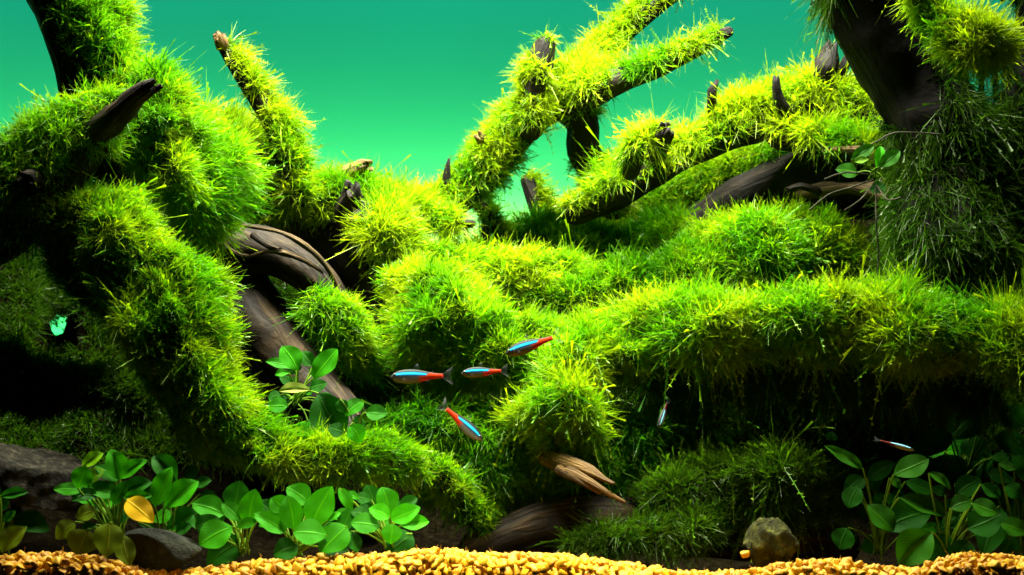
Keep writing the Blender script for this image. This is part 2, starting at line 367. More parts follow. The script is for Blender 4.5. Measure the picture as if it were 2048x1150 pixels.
SOLID_C, SOLID_R, SOLID_ID = [], [], []
tube_count = [0]
def tube(chain, seg=24, amp=0.10, freq=60, grain=0.0, blunt=False, solid=True, seed=0):
    """chain of (px, py, depth, radius px) -> swept closed surface: dict of V, F, N, uv"""
    pts = np.array([[*P(c[0], c[1], c[2]), c[3] * PX(c[2])] for c in chain])
    q = resample(pts, 0.0045)
    if solid:
        tube_count[0] += 1
        SOLID_C.append(q[:, :3]); SOLID_R.append(q[:, 3]); SOLID_ID.append(np.full(len(q), tube_count[0]))
    # round (or blunt, as if sawn or snapped) ends
    def cap(p, d, r, sgn):
        ks = [0.5, 0.85, 0.98] if not blunt else [0.12, 0.2]
        rs = [0.87, 0.53, 0.2] if not blunt else [0.86, 0.3]
        return [np.array([*(p + sgn * d * r * k), r * s]) for k, s in zip(ks, rs)]
    d0 = norm(q[1, :3] - q[0, :3]); d1 = norm(q[-1, :3] - q[-2, :3])
    head = cap(q[0, :3], d0, q[0, 3], -1)[::-1]; tail = cap(q[-1, :3], d1, q[-1, 3], 1)
    q = np.concatenate([np.array(head), q, np.array(tail)])
    C, r = q[:, :3], q[:, 3]
    T = norm(np.gradient(C, axis=0))
    u = norm(np.cross(T[0], [0.0, 1.0, 0.02])); U = []
    for t in T:
        u = norm(u - t * (u @ t)); U.append(u)
    U = np.array(U); W = np.cross(T, U)
    a = np.linspace(0, 2 * np.pi, seg, endpoint=False)
    dirs = U[:, None] * np.cos(a)[None, :, None] + W[:, None] * np.sin(a)[None, :, None]
    base = C[:, None] + dirs * r[:, None, None]
    s = np.concatenate([[0], np.cumsum(np.linalg.norm(np.diff(C, axis=0), axis=1))])
    dis = 1 + amp * N1(base + seed * 0.37, freq) + 0.55 * amp * N2(base + seed * 0.11, freq * 2.7) + 0.22 * amp * N5(base + seed * 0.2, freq * 7)
    if grain:
        ph = N3(C + seed, 25)[:, None] * 1.2
        dis = dis + grain * (0.5 * np.sin(a[None] * 5 + ph * 3) + 0.35 * np.sin(a[None] * 9 - ph * 4) + 0.35 * np.sin(a[None] * 14 + ph * 5))
    base = C[:, None] + dirs * (r[:, None, None] * dis[..., None])
    if blunt:
        jag = 0.75 * np.sin(a * 2 + seed) + 0.55 * np.sin(a * 5 + seed * 2.3) + 0.35 * np.sin(a * 9 + seed * 1.1)
        for q_, kk in ((-1, 0.8), (-2, 0.9), (-3, 0.8), (-4, 0.35)):
            base[q_] += T[q_] * (jag * kk * r[-4] * 0.75)[:, None]
    n = len(C)
    V = np.concatenate([base.reshape(-1, 3), C[:1], C[-1:]])
    i = np.arange(n * seg).reshape(n, seg); j = np.roll(i, -1, axis=1)
    F = np.stack([i[:-1], i[1:], j[1:], j[:-1]], -1).reshape(-1, 4)
    c0, c1 = n * seg, n * seg + 1
    cap0 = np.stack([np.full(seg, c0), i[0], j[0]], -1); cap1 = np.stack([np.full(seg, c1), j[-1], i[-1]], -1)
    uv = np.concatenate([np.stack([np.repeat(s[:, None], seg, 1), np.repeat(np.sin(a)[None] * 0.5, n, 0) , np.repeat(np.cos(a)[None] * 0.5, n, 0)], -1).reshape(-1, 3), [[0, 0, 0], [s[-1], 0, 0]]])
    uv[:, 0] += seed * 1.7
    tri = np.concatenate([F[:, [0, 1, 2]], F[:, [0, 2, 3]]])
    fn = np.cross(V[tri[:, 1]] - V[tri[:, 0]], V[tri[:, 2]] - V[tri[:, 0]])
    if (fn * (V[tri].mean(1) - np.concatenate([np.repeat(np.arange(n - 1), seg)] * 2)[:, None] * 0 - C[np.concatenate([np.repeat(np.arange(n - 1), seg)] * 2)])).sum() < 0:
        F = F[:, ::-1]; cap0 = cap0[:, ::-1]; cap1 = cap1[:, ::-1]; tri = tri[:, ::-1]; fn = -fn
    vn = np.zeros_like(V)
    for k in range(3): np.add.at(vn, tri[:, k], fn)
    vn = norm(vn)
    return dict(V=V, F=F, caps=np.concatenate([cap0, cap1]), tri=tri, N=vn, uv=uv, id=tube_count[0] if solid else -1)

def tubes_mesh(name, ts, mat):
    V = np.concatenate([t['V'] for t in ts]); uv = np.concatenate([t['uv'] for t in ts])
    flat, cnt, off = [], [], 0
    for t in ts:
        flat += [(t['F'] + off).ravel(), (t['caps'] + off).ravel()]; cnt += [np.full(len(t['F']), 4), np.full(len(t['caps']), 3)]; off += len(t['V'])
    return raw_mesh(name, V, np.concatenate(flat), np.concatenate(cnt), mat, True, uv)

# ------------------------------------------------------------------ moss fronds
CAM = np.array([0, -D, CZ])
JOBS = []          # (parent thing, tubes, settings) scattered after every solid is known
NF = [0]
def fronds(base, d, L, wid, bend, tint, brown):
    """one feathery frond each: a tapering midrib ribbon with three pairs of side sprigs; returns V, F(tri), tint"""
    n = len(base)
    side = norm(np.cross(d, norm(rng.normal(size=(n, 3)) * 0.8 + np.array([0, 1.0, 0.3]))))
    up = np.cross(side, d)
    def at(t): return base + d * (L * t)[:, None] + bend * (L * t * t)[:, None]
    Vl = []; Tl = []
    for t, h in ((0.0, 0.34), (0.5, 0.40)):
        c = at(np.full(n, t)); s = side * (wid * h)[:, None]
        Vl += [c - s, c + s]; Tl += [t, t]
    Vl.append(at(np.ones(n))); Tl.append(1.0)
    for t, sg in ((0.22, -1), (0.42, 1), (0.62, -1), (0.80, 1)):
        tt = np.clip(t + rng.uniform(-0.08, 0.08, n), 0.02, 0.97)
        a0 = at(tt - 0.11); a1 = at(tt + 0.07)
        sgn = sg * np.where(rng.uniform(size=n) < 0.15, -1, 1)
        g = wid * (1.15 if t < 0.75 else 0.8) * rng.uniform(0.7, 1.3, n)
        tip = at(tt + 0.05) + side * (sgn * g)[:, None] + up * (g * rng.uniform(-0.7, 0.7, n))[:, None] + d * (L * 0.10)[:, None]
        Vl += [a0, a1, tip]; Tl += [t, t, min(1, t + 0.12)]
    V = np.stack(Vl, 1); nv = V.shape[1]
    q = [[0, 1, 3], [0, 3, 2], [2, 3, 4]] + [[5 + 3 * i, 6 + 3 * i, 7 + 3 * i] for i in range(4)]
    F = (np.array(q)[None] + (np.arange(n) * nv)[:, None, None]).reshape(-1, 3)
    T = np.zeros((n, nv, 3)); T[..., 1] = np.array(Tl)[None]
    T[..., 0] = np.clip(tint[:, None] + 0.28 * (np.array(Tl)[None] - 0.5), 0, 1); T[..., 2] = brown[:, None]
    return V.reshape(-1, 3), F, T.reshape(-1, 3)

def strands(base, d, L, wid, bend, tint, brown):
    """plain fine curved shoots, three triangles each"""
    n = len(base)
    side = norm(np.cross(d, norm(rng.normal(size=(n, 3)) * 0.8 + np.array([0, 1.0, 0.3])))) * (wid * 0.36)[:, None]
    mid = base + d * (L * 0.55)[:, None] + bend * (L * 0.30)[:, None]; tip = base + d * L[:, None] + bend * L[:, None]
    V = np.stack([base - side, base + side, mid - side, mid + side, tip], 1)
    F = (np.array([[0, 1, 3], [0, 3, 2], [2, 3, 4]])[None] + (np.arange(n) * 5)[:, None, None]).reshape(-1, 3)
    tl = np.array([0, 0, 0.55, 0.55, 1.0]); T = np.zeros((n, 5, 3)); T[..., 1] = tl
    T[..., 0] = np.clip(tint[:, None] + 0.28 * (tl[None] - 0.5), 0, 1); T[..., 2] = brown[:, None]
    return V.reshape(-1, 3), F, T.reshape(-1, 3)

def ferns(base, d, L, wid, bend, tint, brown):
    """a few large shoots with six pairs of side branchlets"""
    n = len(base)
    side = norm(np.cross(d, norm(rng.normal(size=(n, 3)) * 0.5 + np.array([0, 1.0, 0.2])))); up = np.cross(side, d)
    at = lambda t: base + d * (L * t)[:, None] + bend * (L * t * t)[:, None]
    Vl, Tl, q = [], [], []
    for t, h in ((0, .3), (.33, .34), (.66, .26)):
        c = at(np.full(n, t)); s_ = side * (wid * h)[:, None]; Vl += [c - s_, c + s_]; Tl += [t, t]
    Vl.append(at(np.ones(n))); Tl.append(1.0)
    q += [[0, 1, 3], [0, 3, 2], [2, 3, 5], [2, 5, 4], [4, 5, 6]]
    for t in (0.2, 0.34, 0.48, 0.62, 0.75, 0.87):
        for sg in (-1, 1):
            tt = np.clip(t + rng.uniform(-0.05, 0.05, n), 0.02, 0.97)
            g = np.minimum(wid * 3.0, L * 0.22) * (1.1 - 0.6 * t) * rng.uniform(0.6, 1.3, n)
            k = len(Vl); Vl += [at(tt - 0.014), at(tt + 0.014), at(tt) + side * (sg * g)[:, None] + d * (g * 0.55)[:, None] + up * (g * rng.uniform(-0.4, 0.4, n))[:, None]]
            Tl += [t, t, 0.97]; q.append([k, k + 1, k + 2])
    V = np.stack(Vl, 1); nv = V.shape[1]
    F = (np.array(q)[None] + (np.arange(n) * nv)[:, None, None]).reshape(-1, 3)
    T = np.zeros((n, nv, 3)); T[..., 1] = np.array(Tl)[None]; T[..., 0] = np.clip(tint[:, None] + 0.28 * (np.array(Tl)[None] - 0.5), 0, 1); T[..., 2] = brown[:, None]
    return V.reshape(-1, 3), F, T.reshape(-1, 3)

def sample(t, n):
    tri = t['tri']; V = t['V']; a = np.linalg.norm(np.cross(V[tri[:, 1]] - V[tri[:, 0]], V[tri[:, 2]] - V[tri[:, 0]]), axis=1) / 2
    i = rng.choice(len(tri), n, p=a / a.sum())
    r1 = np.sqrt(rng.uniform(size=n))[:, None]; r2 = rng.uniform(size=n)[:, None]
    wts = np.concatenate([1 - r1, r1 * (1 - r2), r1 * r2], 1)
    p = (V[tri[i]] * wts[..., None]).sum(1); nn = norm((t['N'][tri[i]] * wts[..., None]).sum(1))
    return p, nn, a.sum()

def depth_map():
    """nearest limb or cushion in each 8 px cell as seen from the front, to thin moss nobody can see"""
    C = np.concatenate(SOLID_C); Rr = np.concatenate(SOLID_R); Z = np.full((180, 300), 9.0)
    k = PX(0) * (1 + C[:, 1]); sx = (C[:, 0] / k + 1024 + 160) / 8; sy = (575 - (C[:, 2] - CZ) / k + 140) / 8; rr = Rr * 0.85 / k / 8
    yy, xx = np.mgrid[0:180, 0:300]
    for x, y, r, d in zip(sx, sy, rr, C[:, 1] - Rr * 0.4):
        x0, x1, y0, y1 = max(0, int(x - r)), min(300, int(x + r) + 1), max(0, int(y - r)), min(180, int(y + r) + 1)
        if x0 >= x1 or y0 >= y1: continue
        m = (xx[y0:y1, x0:x1] - x) ** 2 + (yy[y0:y1, x0:x1] - y) ** 2 < r * r
        Z[y0:y1, x0:x1] = np.where(m, np.minimum(Z[y0:y1, x0:x1], d), Z[y0:y1, x0:x1])
    return Z
DENS = 3.25
def scatter(parent, ts, s):
    """moss on tubes ts. s: len (px), wid (px), dens, lo/hi (how far round the underside it grows), tint, spread, comb, droop"""
    AV, AF, AT, off = [], [], [], 0
    C = np.concatenate(SOLID_C); Rr = np.concatenate(SOLID_R); ID = np.concatenate(SOLID_ID)
    for t in ts:
        V = t['V']; tri = t['tri']
        A = np.linalg.norm(np.cross(V[tri[:, 1]] - V[tri[:, 0]], V[tri[:, 2]] - V[tri[:, 0]]), axis=1).sum() / 2
        n = int(A * 3.4e5 * s.get('dens', 1.0) * DENS)          # tufts
        if n < 3: continue
        p, nn, _ = sample(t, n)
        keep = np.ones(n, bool)
        lo, hi = s.get('lo', -2), s.get('hi', -1.5)
        nz = nn[:, 2] + 0.35 * N3(p, 90)
        keep &= rng.uniform(size=n) < np.clip((nz - lo) / (hi - lo), 0, 1)
        keep &= rng.uniform(size=n) < np.clip(0.85 + 0.95 * N2(p + 1.7, 520), 0.22, 1)
        if s.get('patch'): keep &= N4(p, 110) > s['patch']
        v = norm(CAM - p); f = (nn * v).sum(1)
        keep &= rng.uniform(size=n) < np.clip((f + 0.30) / 0.35, 0.06, 1)
        sx = p[:, 0] / PX(0) / (1 + p[:, 1]) + 1024; sy = 575 - (p[:, 2] - CZ) / PX(0) / (1 + p[:, 1])
        keep &= (sx > -160) & (sx < 2210) & (sy > -140) & (sy < 1200)
        keep &= sy < s.get('ymax', 9e9)
        if 'bare' in s:
            for bxp, byp, br in s['bare']:
                keep &= np.hypot(sx - bxp, sy - byp) > br * (1 + 0.3 * N5(p, 150))
        hid = ZMAP[np.clip((sy + 140) / 8, 0, 179).astype(int), np.clip((sx + 160) / 8, 0, 299).astype(int)] < p[:, 1] - 0.028
        keep &= ~hid | (rng.uniform(size=n) < 0.12)
        p = p[keep]; nn = nn[keep]
        # drop what would grow inside another limb
        o = ID != t['id']; Co, Ro = C[o], Rr[o]
        inside = np.zeros(len(p), bool)
        for b in range(0, len(p), 4000):
            d2 = ((p[b:b + 4000, None] - Co[None]) ** 2).sum(-1)
            inside[b:b + 4000] = (d2 < (Ro[None] * 0.86) ** 2).any(1)
        p = p[~inside]; nn = nn[~inside]
        if len(p) == 0: continue
        m = s.get('per', 4)
        k = PX(0) * (1 + p[:, 1])
        clump = np.clip(1 + 0.40 * N5(p, 130) + 0.62 * N6(p, 480), 0.45, 1.9)
        comb = np.array(s.get('comb', (0, 0, 0.25)), float)
        flow = np.stack([N1(p, 70), N2(p, 70), N3(p, 70)], -1) + 1.5 * np.stack([N4(p, 480), N5(p, 480), N6(p, 480)], -1)
        td = norm(0.60 * nn + 0.42 * flow + 1.5 * comb + rng.normal(size=p.shape) * 0.17)
        tint0 = s.get('tint', 0.5) + 0.34 * N4(p, 130) + 0.30 * N6(p + 0.7, 420) + rng.normal(size=len(p)) * 0.07
        br0 = np.clip(N5(p + 3.1, 60) - 0.95, 0, 1) * 0.9 * s.get('brown', 1)
        rep = lambda a: np.repeat(a, m, axis=0)
        B = rep(p) + rng.normal(size=(len(p) * m, 3)) * 0.0009 - rep(nn) * 0.001
        dd = norm(rep(td) + rng.normal(size=B.shape) * s.get('spread', 0.28) * 0.85)
        L = rep(k * clump) * s.get('len', 30) * rng.uniform(0.55, 1.25, len(B))
        wd = rep(k) * s.get('wid', 4.6) * rng.uniform(0.75, 1.25, len(B))
        bend = rng.normal(size=B.shape) * 0.46; bend[:, 2] -= 1.3 * s.get('droop', 0.14) * rng.uniform(0.4, 2.6, len(B))
        ti = np.clip(rep(tint0) + rng.normal(size=len(B)) * 0.08, 0, 1); bw = np.clip(rep(br0), 0, 0.8)
        u = rng.uniform(size=len(B)); wf = s.get('wisp', 0.008)
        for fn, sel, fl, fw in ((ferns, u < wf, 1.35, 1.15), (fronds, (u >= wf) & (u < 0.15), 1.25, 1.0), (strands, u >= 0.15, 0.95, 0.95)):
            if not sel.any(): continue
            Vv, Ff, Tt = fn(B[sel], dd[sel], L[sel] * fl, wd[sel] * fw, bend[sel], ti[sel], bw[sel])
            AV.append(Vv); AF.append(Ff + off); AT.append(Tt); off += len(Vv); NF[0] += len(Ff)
    if not AV: return
    V = np.concatenate(AV); F = np.concatenate(AF); T = np.concatenate(AT)
    me = raw_mesh('moss', V, F.ravel(), np.full(len(F), 3), s.get('mat', MOSS), False, None, T)
    o = link('moss', me, parent); o['kind'] = 'stuff'
    return o

def wood_thing(name, label, cat, chains, moss=None, mat=WOOD, stubs=(), seed=0, grain=0.05, amp=0.10, seg=26, freq=60, group=None, mossy=None):
    """bare limb(s) of one piece of driftwood as its own mesh, snapped stubs as parts, moss as a part"""
    ts = [tube(c, seg=seg, amp=amp, grain=grain, freq=freq, seed=seed + i) for i, c in enumerate(chains)]
    o = link(name, tubes_mesh(name, ts, mat)); tag(o, label, cat, group)
    for sb in stubs:
        ch, mt = sb[0], sb[1]; nm = sb[2] if len(sb) > 2 else 'stub'
        t = tube(ch, seg=22, amp=0.30, grain=0.045, freq=150, blunt=True, solid=False, seed=seed + 5)
        c = link(nm, tubes_mesh(nm, [t], mt), o)
    if moss is not None: JOBS.append((o, [ts[i] for i in mossy] if mossy else ts, moss))
    return o
def mound_thing(name, label, chains, moss, seed=0, stubs=(), amp=0.42):
    ts = [tube(c, seg=36, amp=amp, freq=125, seed=seed + i) for i, c in enumerate(chains)]
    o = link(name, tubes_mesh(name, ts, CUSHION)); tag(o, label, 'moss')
    for sb in stubs:
        nm = sb[2] if len(sb) > 2 else 'twig'
        t = tube(sb[0], seg=12, amp=0.16, grain=0.10, freq=160, blunt=True, solid=False, seed=seed + 5)
        link(nm, tubes_mesh(nm, [t], sb[1]), o)
    JOBS.append((o, ts, moss))
    if name in ('fringe_moss', 'moss_ledge', 'drop_moss', 'low_hummock'): JOBS.append((o, ts, M(len=70, wid=2.2, dens=0.014, per=1, tint=0.5, wisp=1.0, lo=2, hi=-0.6, comb=(-0.05, -0.35, -0.75), droop=0.5, spread=0.3)))
    return o

def M(**k):
    d = dict(len=30, wid=2.15, dens=1.0, tint=0.55); d.update(k); d['len'] *= 0.68; return d

# --- upper left
wood_thing('leaning_driftwood', 'thick dark trunk at top left, mossy on its right side only', 'driftwood',
    [[(118, -110, 0.090, 88), (150, 0, 0.090, 84), (185, 100, 0.090, 82), (212, 200, 0.090, 84), (235, 290, 0.090, 84)]],
    M(len=36, tint=0.40, comb=(0.5, -0.1, 0.15), lo=-0.25, hi=0.35, droop=.05), seed=1)
wood_thing('driftwood_limb', 'mossy limb sloping from a bare rounded tip down to left edge', 'driftwood',
    [[(-120, 490, 0.030, 95), (-10, 425, 0.030, 92), (80, 345, 0.030, 86), (160, 272, 0.030, 66), (212, 225, 0.030, 42), (250, 200, 0.030, 24)]],
    M(len=34, tint=0.5, comb=(0.05, -0.15, 0.2), lo=-0.75, hi=0.1, droop=.25), seed=2,
    stubs=[([(170, 285, .03, 26), (200, 258, .012, 25), (238, 228, .0, 24), (275, 192, -.005, 19), (306, 172, -.008, 13)], WOODB),
           ([(95, 380, .025, 18), (70, 362, .003, 22), (50, 356, -.004, 20)], WOODB)])
mound_thing('moss_mound', 'bulging bright green moss cushion below the snapped limb tip',
    [[(300, 190, 0.075, 52), (335, 245, 0.075, 82), (375, 330, 0.075, 92), (410, 400, 0.075, 72)]],
    M(len=34, tint=0.46, comb=(0.35, -0.15, 0.0), dens=1.05, droop=.12), seed=3)
wood_thing('driftwood_log', 'long yellow mossed log running right from upper left', 'driftwood',
    [[(370, 229, .19, 20), (440, 279, .19, 50), (520, 349, .19, 66), (600, 399, .18, 48), (690, 406, .17, 44), (780, 419, .17, 40), (860, 439, .17, 28), (925, 448, .16, 12), (946, 447, .155, 6)],
     [(750, 434, .15, 38), (785, 474, .14, 43), (800, 504, .14, 28)]],
    M(len=38, tint=0.80, comb=(0.2, -0.1, 0.2), dens=1.05, spread=.45, lo=-1.1, hi=-0.4, bare=[(938, 434, 26), (715, 420, 34)]), seed=4,
    stubs=[([(375, 245, .18, 17), (356, 200, .17, 16), (346, 170, .168, 13), (343, 146, .166, 8)], WOOD),
           ([(410, 255, .18, 18), (394, 225, .165, 17), (386, 204, .16, 11)], WOOD),
           ([(690, 455, .172, 34), (697, 420, .155, 28), (702, 395, .148, 24), (704, 380, .145, 18)], WOOD),
           ([(690, 436, .165, 26), (715, 440, .142, 20), (746, 443, .132, 12)], WOOD),
           ([(670, 375, .178, 22), (700, 345, .165, 18), (725, 334, .16, 15), (736, 332, .158, 11)], WOODT)])
wood_thing('driftwood_branch', 'thin mossy branch with pale broken tip standing alone, upper left', 'driftwood',
    [[(600, 390, .16, 28), (582, 330, .16, 28), (560, 270, .16, 26), (520, 200, .16, 22), (475, 130, .16, 19), (448, 92, .16, 14), (437, 72, .16, 10)]],
    M(len=38, tint=0.86, comb=(0.25, 0, 0.1), lo=-0.5, hi=0.1, spread=.5, bare=[(437, 78, 20), (520, 200, 16)]), seed=5,
    stubs=[([(446, 96, .158, 13), (438, 74, .155, 13)], WOODT)])
wood_thing('driftwood_lump', 'small black wood knob poking in at the left edge', 'driftwood',
    [[(-40, 300, .2, 28), (4, 292, .2, 24), (18, 298, .2, 17)]], None, seed=6)

# --- left big slope
mound_thing('moss_slope', 'tall mossy slope on the left running down to a hooked foot',
    [[(130, 430, 0.035, 46), (196, 450, 0.010, 58), (276, 530, -0.010, 74), (336, 620, -0.015, 86), (381, 710, -0.020, 80), (416, 790, -0.025, 68), (462, 860, -0.035, 56), (540, 897, -0.040, 44), (640, 905, -0.045, 42), (740, 912, -0.045, 40), (820, 925, -0.045, 30)]],
    M(len=34, tint=0.58, comb=(0.42, -0.1, 0.1), dens=1.05, droop=.12), seed=7)
mound_thing('moss_root', 'thin dim mossy root slanting down behind the small plants',
    [[(800, 915, .0, 30), (870, 950, .0, 26), (930, 1010, .0, 24), (990, 1070, .0, 24), (1030, 1110, .0, 20)]],
    M(len=30, tint=0.45, comb=(0.1, -0.1, 0), dens=0.8), seed=8)
wood_thing('shaded_wood', 'shaded brown wood knuckle left of the mossy slope', 'driftwood',
    [[(60, 400, .07, 66), (170, 430, .07, 60), (160, 500, .05, 62), (190, 560, .04, 50), (260, 610, .03, 40)]],
    M(len=34, tint=0.35, dens=0.45, patch=0.0), seed=9, mat=WOODB)
mound_thing('shadow_moss', 'dark moss bank in deep shade at the left edge',
    [[(-140, 735, .04, 60), (-20, 745, .04, 50), (80, 765, .04, 44), (180, 772, .04, 42), (290, 785, .03, 40)]],
    M(len=34, tint=0.8, mat=MOSS_SHADE, dens=0.9, comb=(0.1, -0.3, 0.1)), seed=10)

# --- bare trunk behind the slope
wood_thing('bare_driftwood', 'smooth bare brown trunk with a hollow, left of centre', 'driftwood',
    [[(390, 450, 0.145, 44), (470, 490, 0.145, 54), (560, 512, 0.135, 50), (632, 560, 0.130, 42), (680, 630, 0.125, 30), (700, 720, 0.125, 26)],
     [(450, 520, 0.155, 50), (500, 610, 0.145, 66), (570, 720, 0.135, 66), (660, 820, 0.125, 56), (770, 930, 0.105, 48)]],
    None, seed=11, mat=WOODB, grain=0.03, amp=0.14, stubs=[
        ([(470, 450, 0.105, 5), (520, 457, 0.095, 4), (565, 466, 0.090, 4), (612, 492, 0.090, 6), (650, 530, 0.095, 5), (676, 578, 0.101, 4), (694, 640, 0.105, 2)], WOODR, 'ridge'),
        ([(440, 486, 0.105, 4), (470, 506, 0.099, 5), (500, 513, 0.093, 4), (530, 503, 0.089, 5), (570, 507, 0.088, 6), (615, 524, 0.090, 5), (645, 545, 0.095, 3)], WOODR, 'ridge'),
        ([(505, 470, 0.095, 10), (535, 492, 0.089, 7), (560, 500, 0.088, 5)], WOODB, 'knot')])
wood_thing('dark_root', 'rough dark root lobe beside the bare hollow trunk', 'driftwood',
    [[(560, 455, 0.185, 36), (640, 480, 0.185, 50), (705, 530, 0.175, 50), (735, 600, 0.175, 36), (745, 680, 0.175, 30)]],
    None, seed=12, mat=WOODB, grain=0.03, amp=0.14)
mound_thing('moss_tuft', 'moss tuft with long sprigs hanging on the bare trunk',
    [[(628, 590, .045, 20), (672, 634, .045, 42), (706, 688, .045, 38), (732, 728, .05, 22)]],
    M(len=36, tint=0.55, comb=(0.35, -0.1, 0.0), droop=.15, wisp=.05), seed=13)

# --- centre
mound_thing('centre_mound', 'broad bright moss mound in the middle, its underside black',
    [[(812, 582, .08, 46), (840, 616, .07, 84), (890, 660, .06, 92), (980, 696, .055, 78), (1070, 720, .05, 66), (1160, 730, .045, 58), (1235, 708, .04, 52)]],
    M(len=34, tint=0.68, comb=(0.1, -0.1, 0.2), dens=1.05), seed=14)
mound_thing('valley_moss', 'low green moss in the valley behind the middle mound',
    [[(1000, 620, .13, 34), (1090, 610, .13, 42), (1180, 600, .13, 46), (1270, 570, .13, 44)]],
    M(len=32, tint=0.42), seed=15)
mound_thing('golden_ridge', 'golden moss ridge with a brown gap, centre back',
    [[(830, 522, .15, 32), (900, 532, .15, 42), (980, 552, .145, 44), (1060, 562, .14, 48), (1140, 552, .14, 36)]],
    M(len=36, tint=0.78, comb=(0.3, -0.1, 0.15), spread=.42), seed=16)
mound_thing('rear_moss', 'dark moss bank under the branches at centre back',
    [[(960, 530, .23, 40), (1060, 500, .23, 42), (1160, 490, .22, 46), (1270, 510, .22, 54), (1380, 490, .22, 52), (1460, 480, .22, 44)]],
    M(len=34, tint=0.36), seed=17)
mound_thing('drop_moss', 'round moss clump hanging below the middle, above the brown wood',
    [[(1025, 850, .02, 14), (1065, 822, .005, 24), (1115, 808, -.005, 36), (1165, 838, -.005, 26), (1190, 870, .0, 14)], [(1090, 860, .0, 28), (1150, 880, .01, 20)], [(1120, 780, .01, 34), (1150, 730, .02, 40), (1190, 700, .035, 44), (1240, 690, .05, 40)]],
    M(len=40, tint=0.60, comb=(0.0, -0.25, 0.0), spread=.40, dens=1.0), seed=18)
mound_thing('lower_moss', 'dim moss wall behind the fish low in the middle',
    [[(770, 852, 0.040, 44), (860, 862, 0.035, 54), (960, 872, 0.030, 56), (1060, 892, 0.025, 50), (1180, 902, 0.025, 50), (1280, 872, 0.030, 56), (1370, 842, 0.040, 50)], [(860, 952, 0.030, 36), (960, 962, 0.020, 44), (1080, 952, 0.020, 44), (1200, 952, 0.020, 50), (1300, 942, 0.020, 44)]],
    M(len=38, tint=0.22, comb=(0.05, -0.25, 0.0), dens=0.8, droop=.3, wisp=.02), seed=19)
mound_thing('sprout_tuft', 'small yellow moss tuft at the left end of ledge',
    [[(1235, 694, .02, 18), (1262, 710, .015, 28), (1275, 734, .02, 12)]],
    M(len=38, tint=0.78, spread=.5), seed=20)

# --- central arch
wood_thing('arch_branch', 'forked mossy branch arching over the middle against teal', 'driftwood',
    [[(880, 420, .19, 40), (930, 375, .19, 44), (985, 310, .19, 46), (1040, 245, .19, 45), (1095, 200, .19, 44), (1150, 175, .19, 48), (1190, 165, .19, 42)],
     [(1060, 250, .175, 34), (1068, 180, .17, 30), (1080, 125, .17, 27), (1090, 92, .17, 22)],
     [(1150, 165, .20, 42), (1195, 115, .21, 30), (1240, 65, .22, 27), (1290, 22, .22, 26), (1350, -20, .23, 22)],
     [(1170, 180, .18, 38), (1240, 160, .18, 24), (1320, 128, .18, 22), (1395, 92, .18, 19), (1455, 64, .18, 12)],
     [(1130, 195, .20, 46), (1165, 245, .20, 34), (1168, 300, .20, 37), (1195, 345, .2, 34), (1225, 400, .2, 40)]],
    M(len=30, tint=0.80, comb=(0.05, -0.1, 0.12), droop=.2, lo=-0.75, hi=0.1, spread=.48, wisp=.02, bare=[(1085, 100, 30), (1066, 170, 24), (1165, 280, 52), (1235, 163, 26), (1340, 122, 20), (1452, 66, 16)]), seed=21,
    stubs=[([(905, 410, .185, 8), (892, 385, .178, 8), (893, 350, .176, 8), (898, 320, .175, 3)], WOOD, 'twig'),
           ([(985, 310, .188, 15), (970, 288, .178, 13), (958, 272, .172, 9)], WOODT)])
wood_thing('upright_stub', 'small dark stub with moss on its right, under the arch', 'driftwood',
    [[(1090, 450, .25, 22), (1072, 400, .25, 19), (1055, 362, .25, 14)]], M(len=28, tint=0.8, comb=(0.6, 0, 0.1), lo=-0.2, hi=0.3, bare=[(1055, 372, 18)]), seed=22)
wood_thing('hanging_twigs', 'forked dark twigs below the log end at centre', 'driftwood',
    [[(960, 400, .22, 20), (985, 440, .22, 16), (1010, 480, .22, 14)], [(975, 430, .22, 12), (972, 475, .22, 9)], [(895, 440, .20, 8), (896, 480, .2, 7), (897, 506, .2, 5)]],
    M(len=26, tint=0.75, dens=.7, lo=-.6, hi=0.3), seed=23)

# --- right limbs
wood_thing('ridge_limb', 'long limb sloping up right, yellow moss over dark wood', 'driftwood',
    [[(1150, 420, .17, 30), (1230, 380, .17, 36), (1310, 335, .165, 36), (1400, 290, .16, 36), (1490, 245, .16, 44), (1580, 215, .16, 50), (1670, 215, .16, 52), (1760, 250, .15, 46), (1830, 290, .13, 50)],
     [(1260, 345, .13, 16), (1275, 295, .12, 22), (1300, 272, .12, 16)],
     [(1560, 268, .15, 30), (1630, 278, .142, 32), (1700, 290, .135, 34), (1770, 310, .12, 30)],
     [(1400, 440, .21, 34), (1500, 390, .20, 46), (1620, 365, .185, 64), (1790, 370, .15, 70)]],
    M(len=42, tint=0.78, comb=(0.0, -0.15, 0.2), droop=.22, lo=-0.28, hi=0.28, spread=.45, wisp=.008), seed=24, mossy=[0, 1, 2],
    stubs=[([(1310, 305, .15, 20), (1324, 280, .115, 19), (1331, 260, .104, 15)], WOOD),
           ([(1420, 250, .158, 11), (1423, 206, .15, 9), (1424, 182, .148, 8), (1434, 163, .147, 3)], WOOD, 'twig'),
           ([(1600, 250, .158, 11), (1578, 228, .14, 10), (1560, 203, .136, 11), (1554, 176, .134, 9), (1553, 157, .133, 6)], WOOD, 'twig'),
           ([(1640, 190, .16, 32), (1648, 155, .152, 30), (1654, 125, .15, 26), (1662, 98, .148, 13)], WOOD),
           ([(1665, 185, .158, 15), (1680, 150, .15, 12), (1692, 124, .148, 10), (1701, 103, .147, 6)], WOOD)])
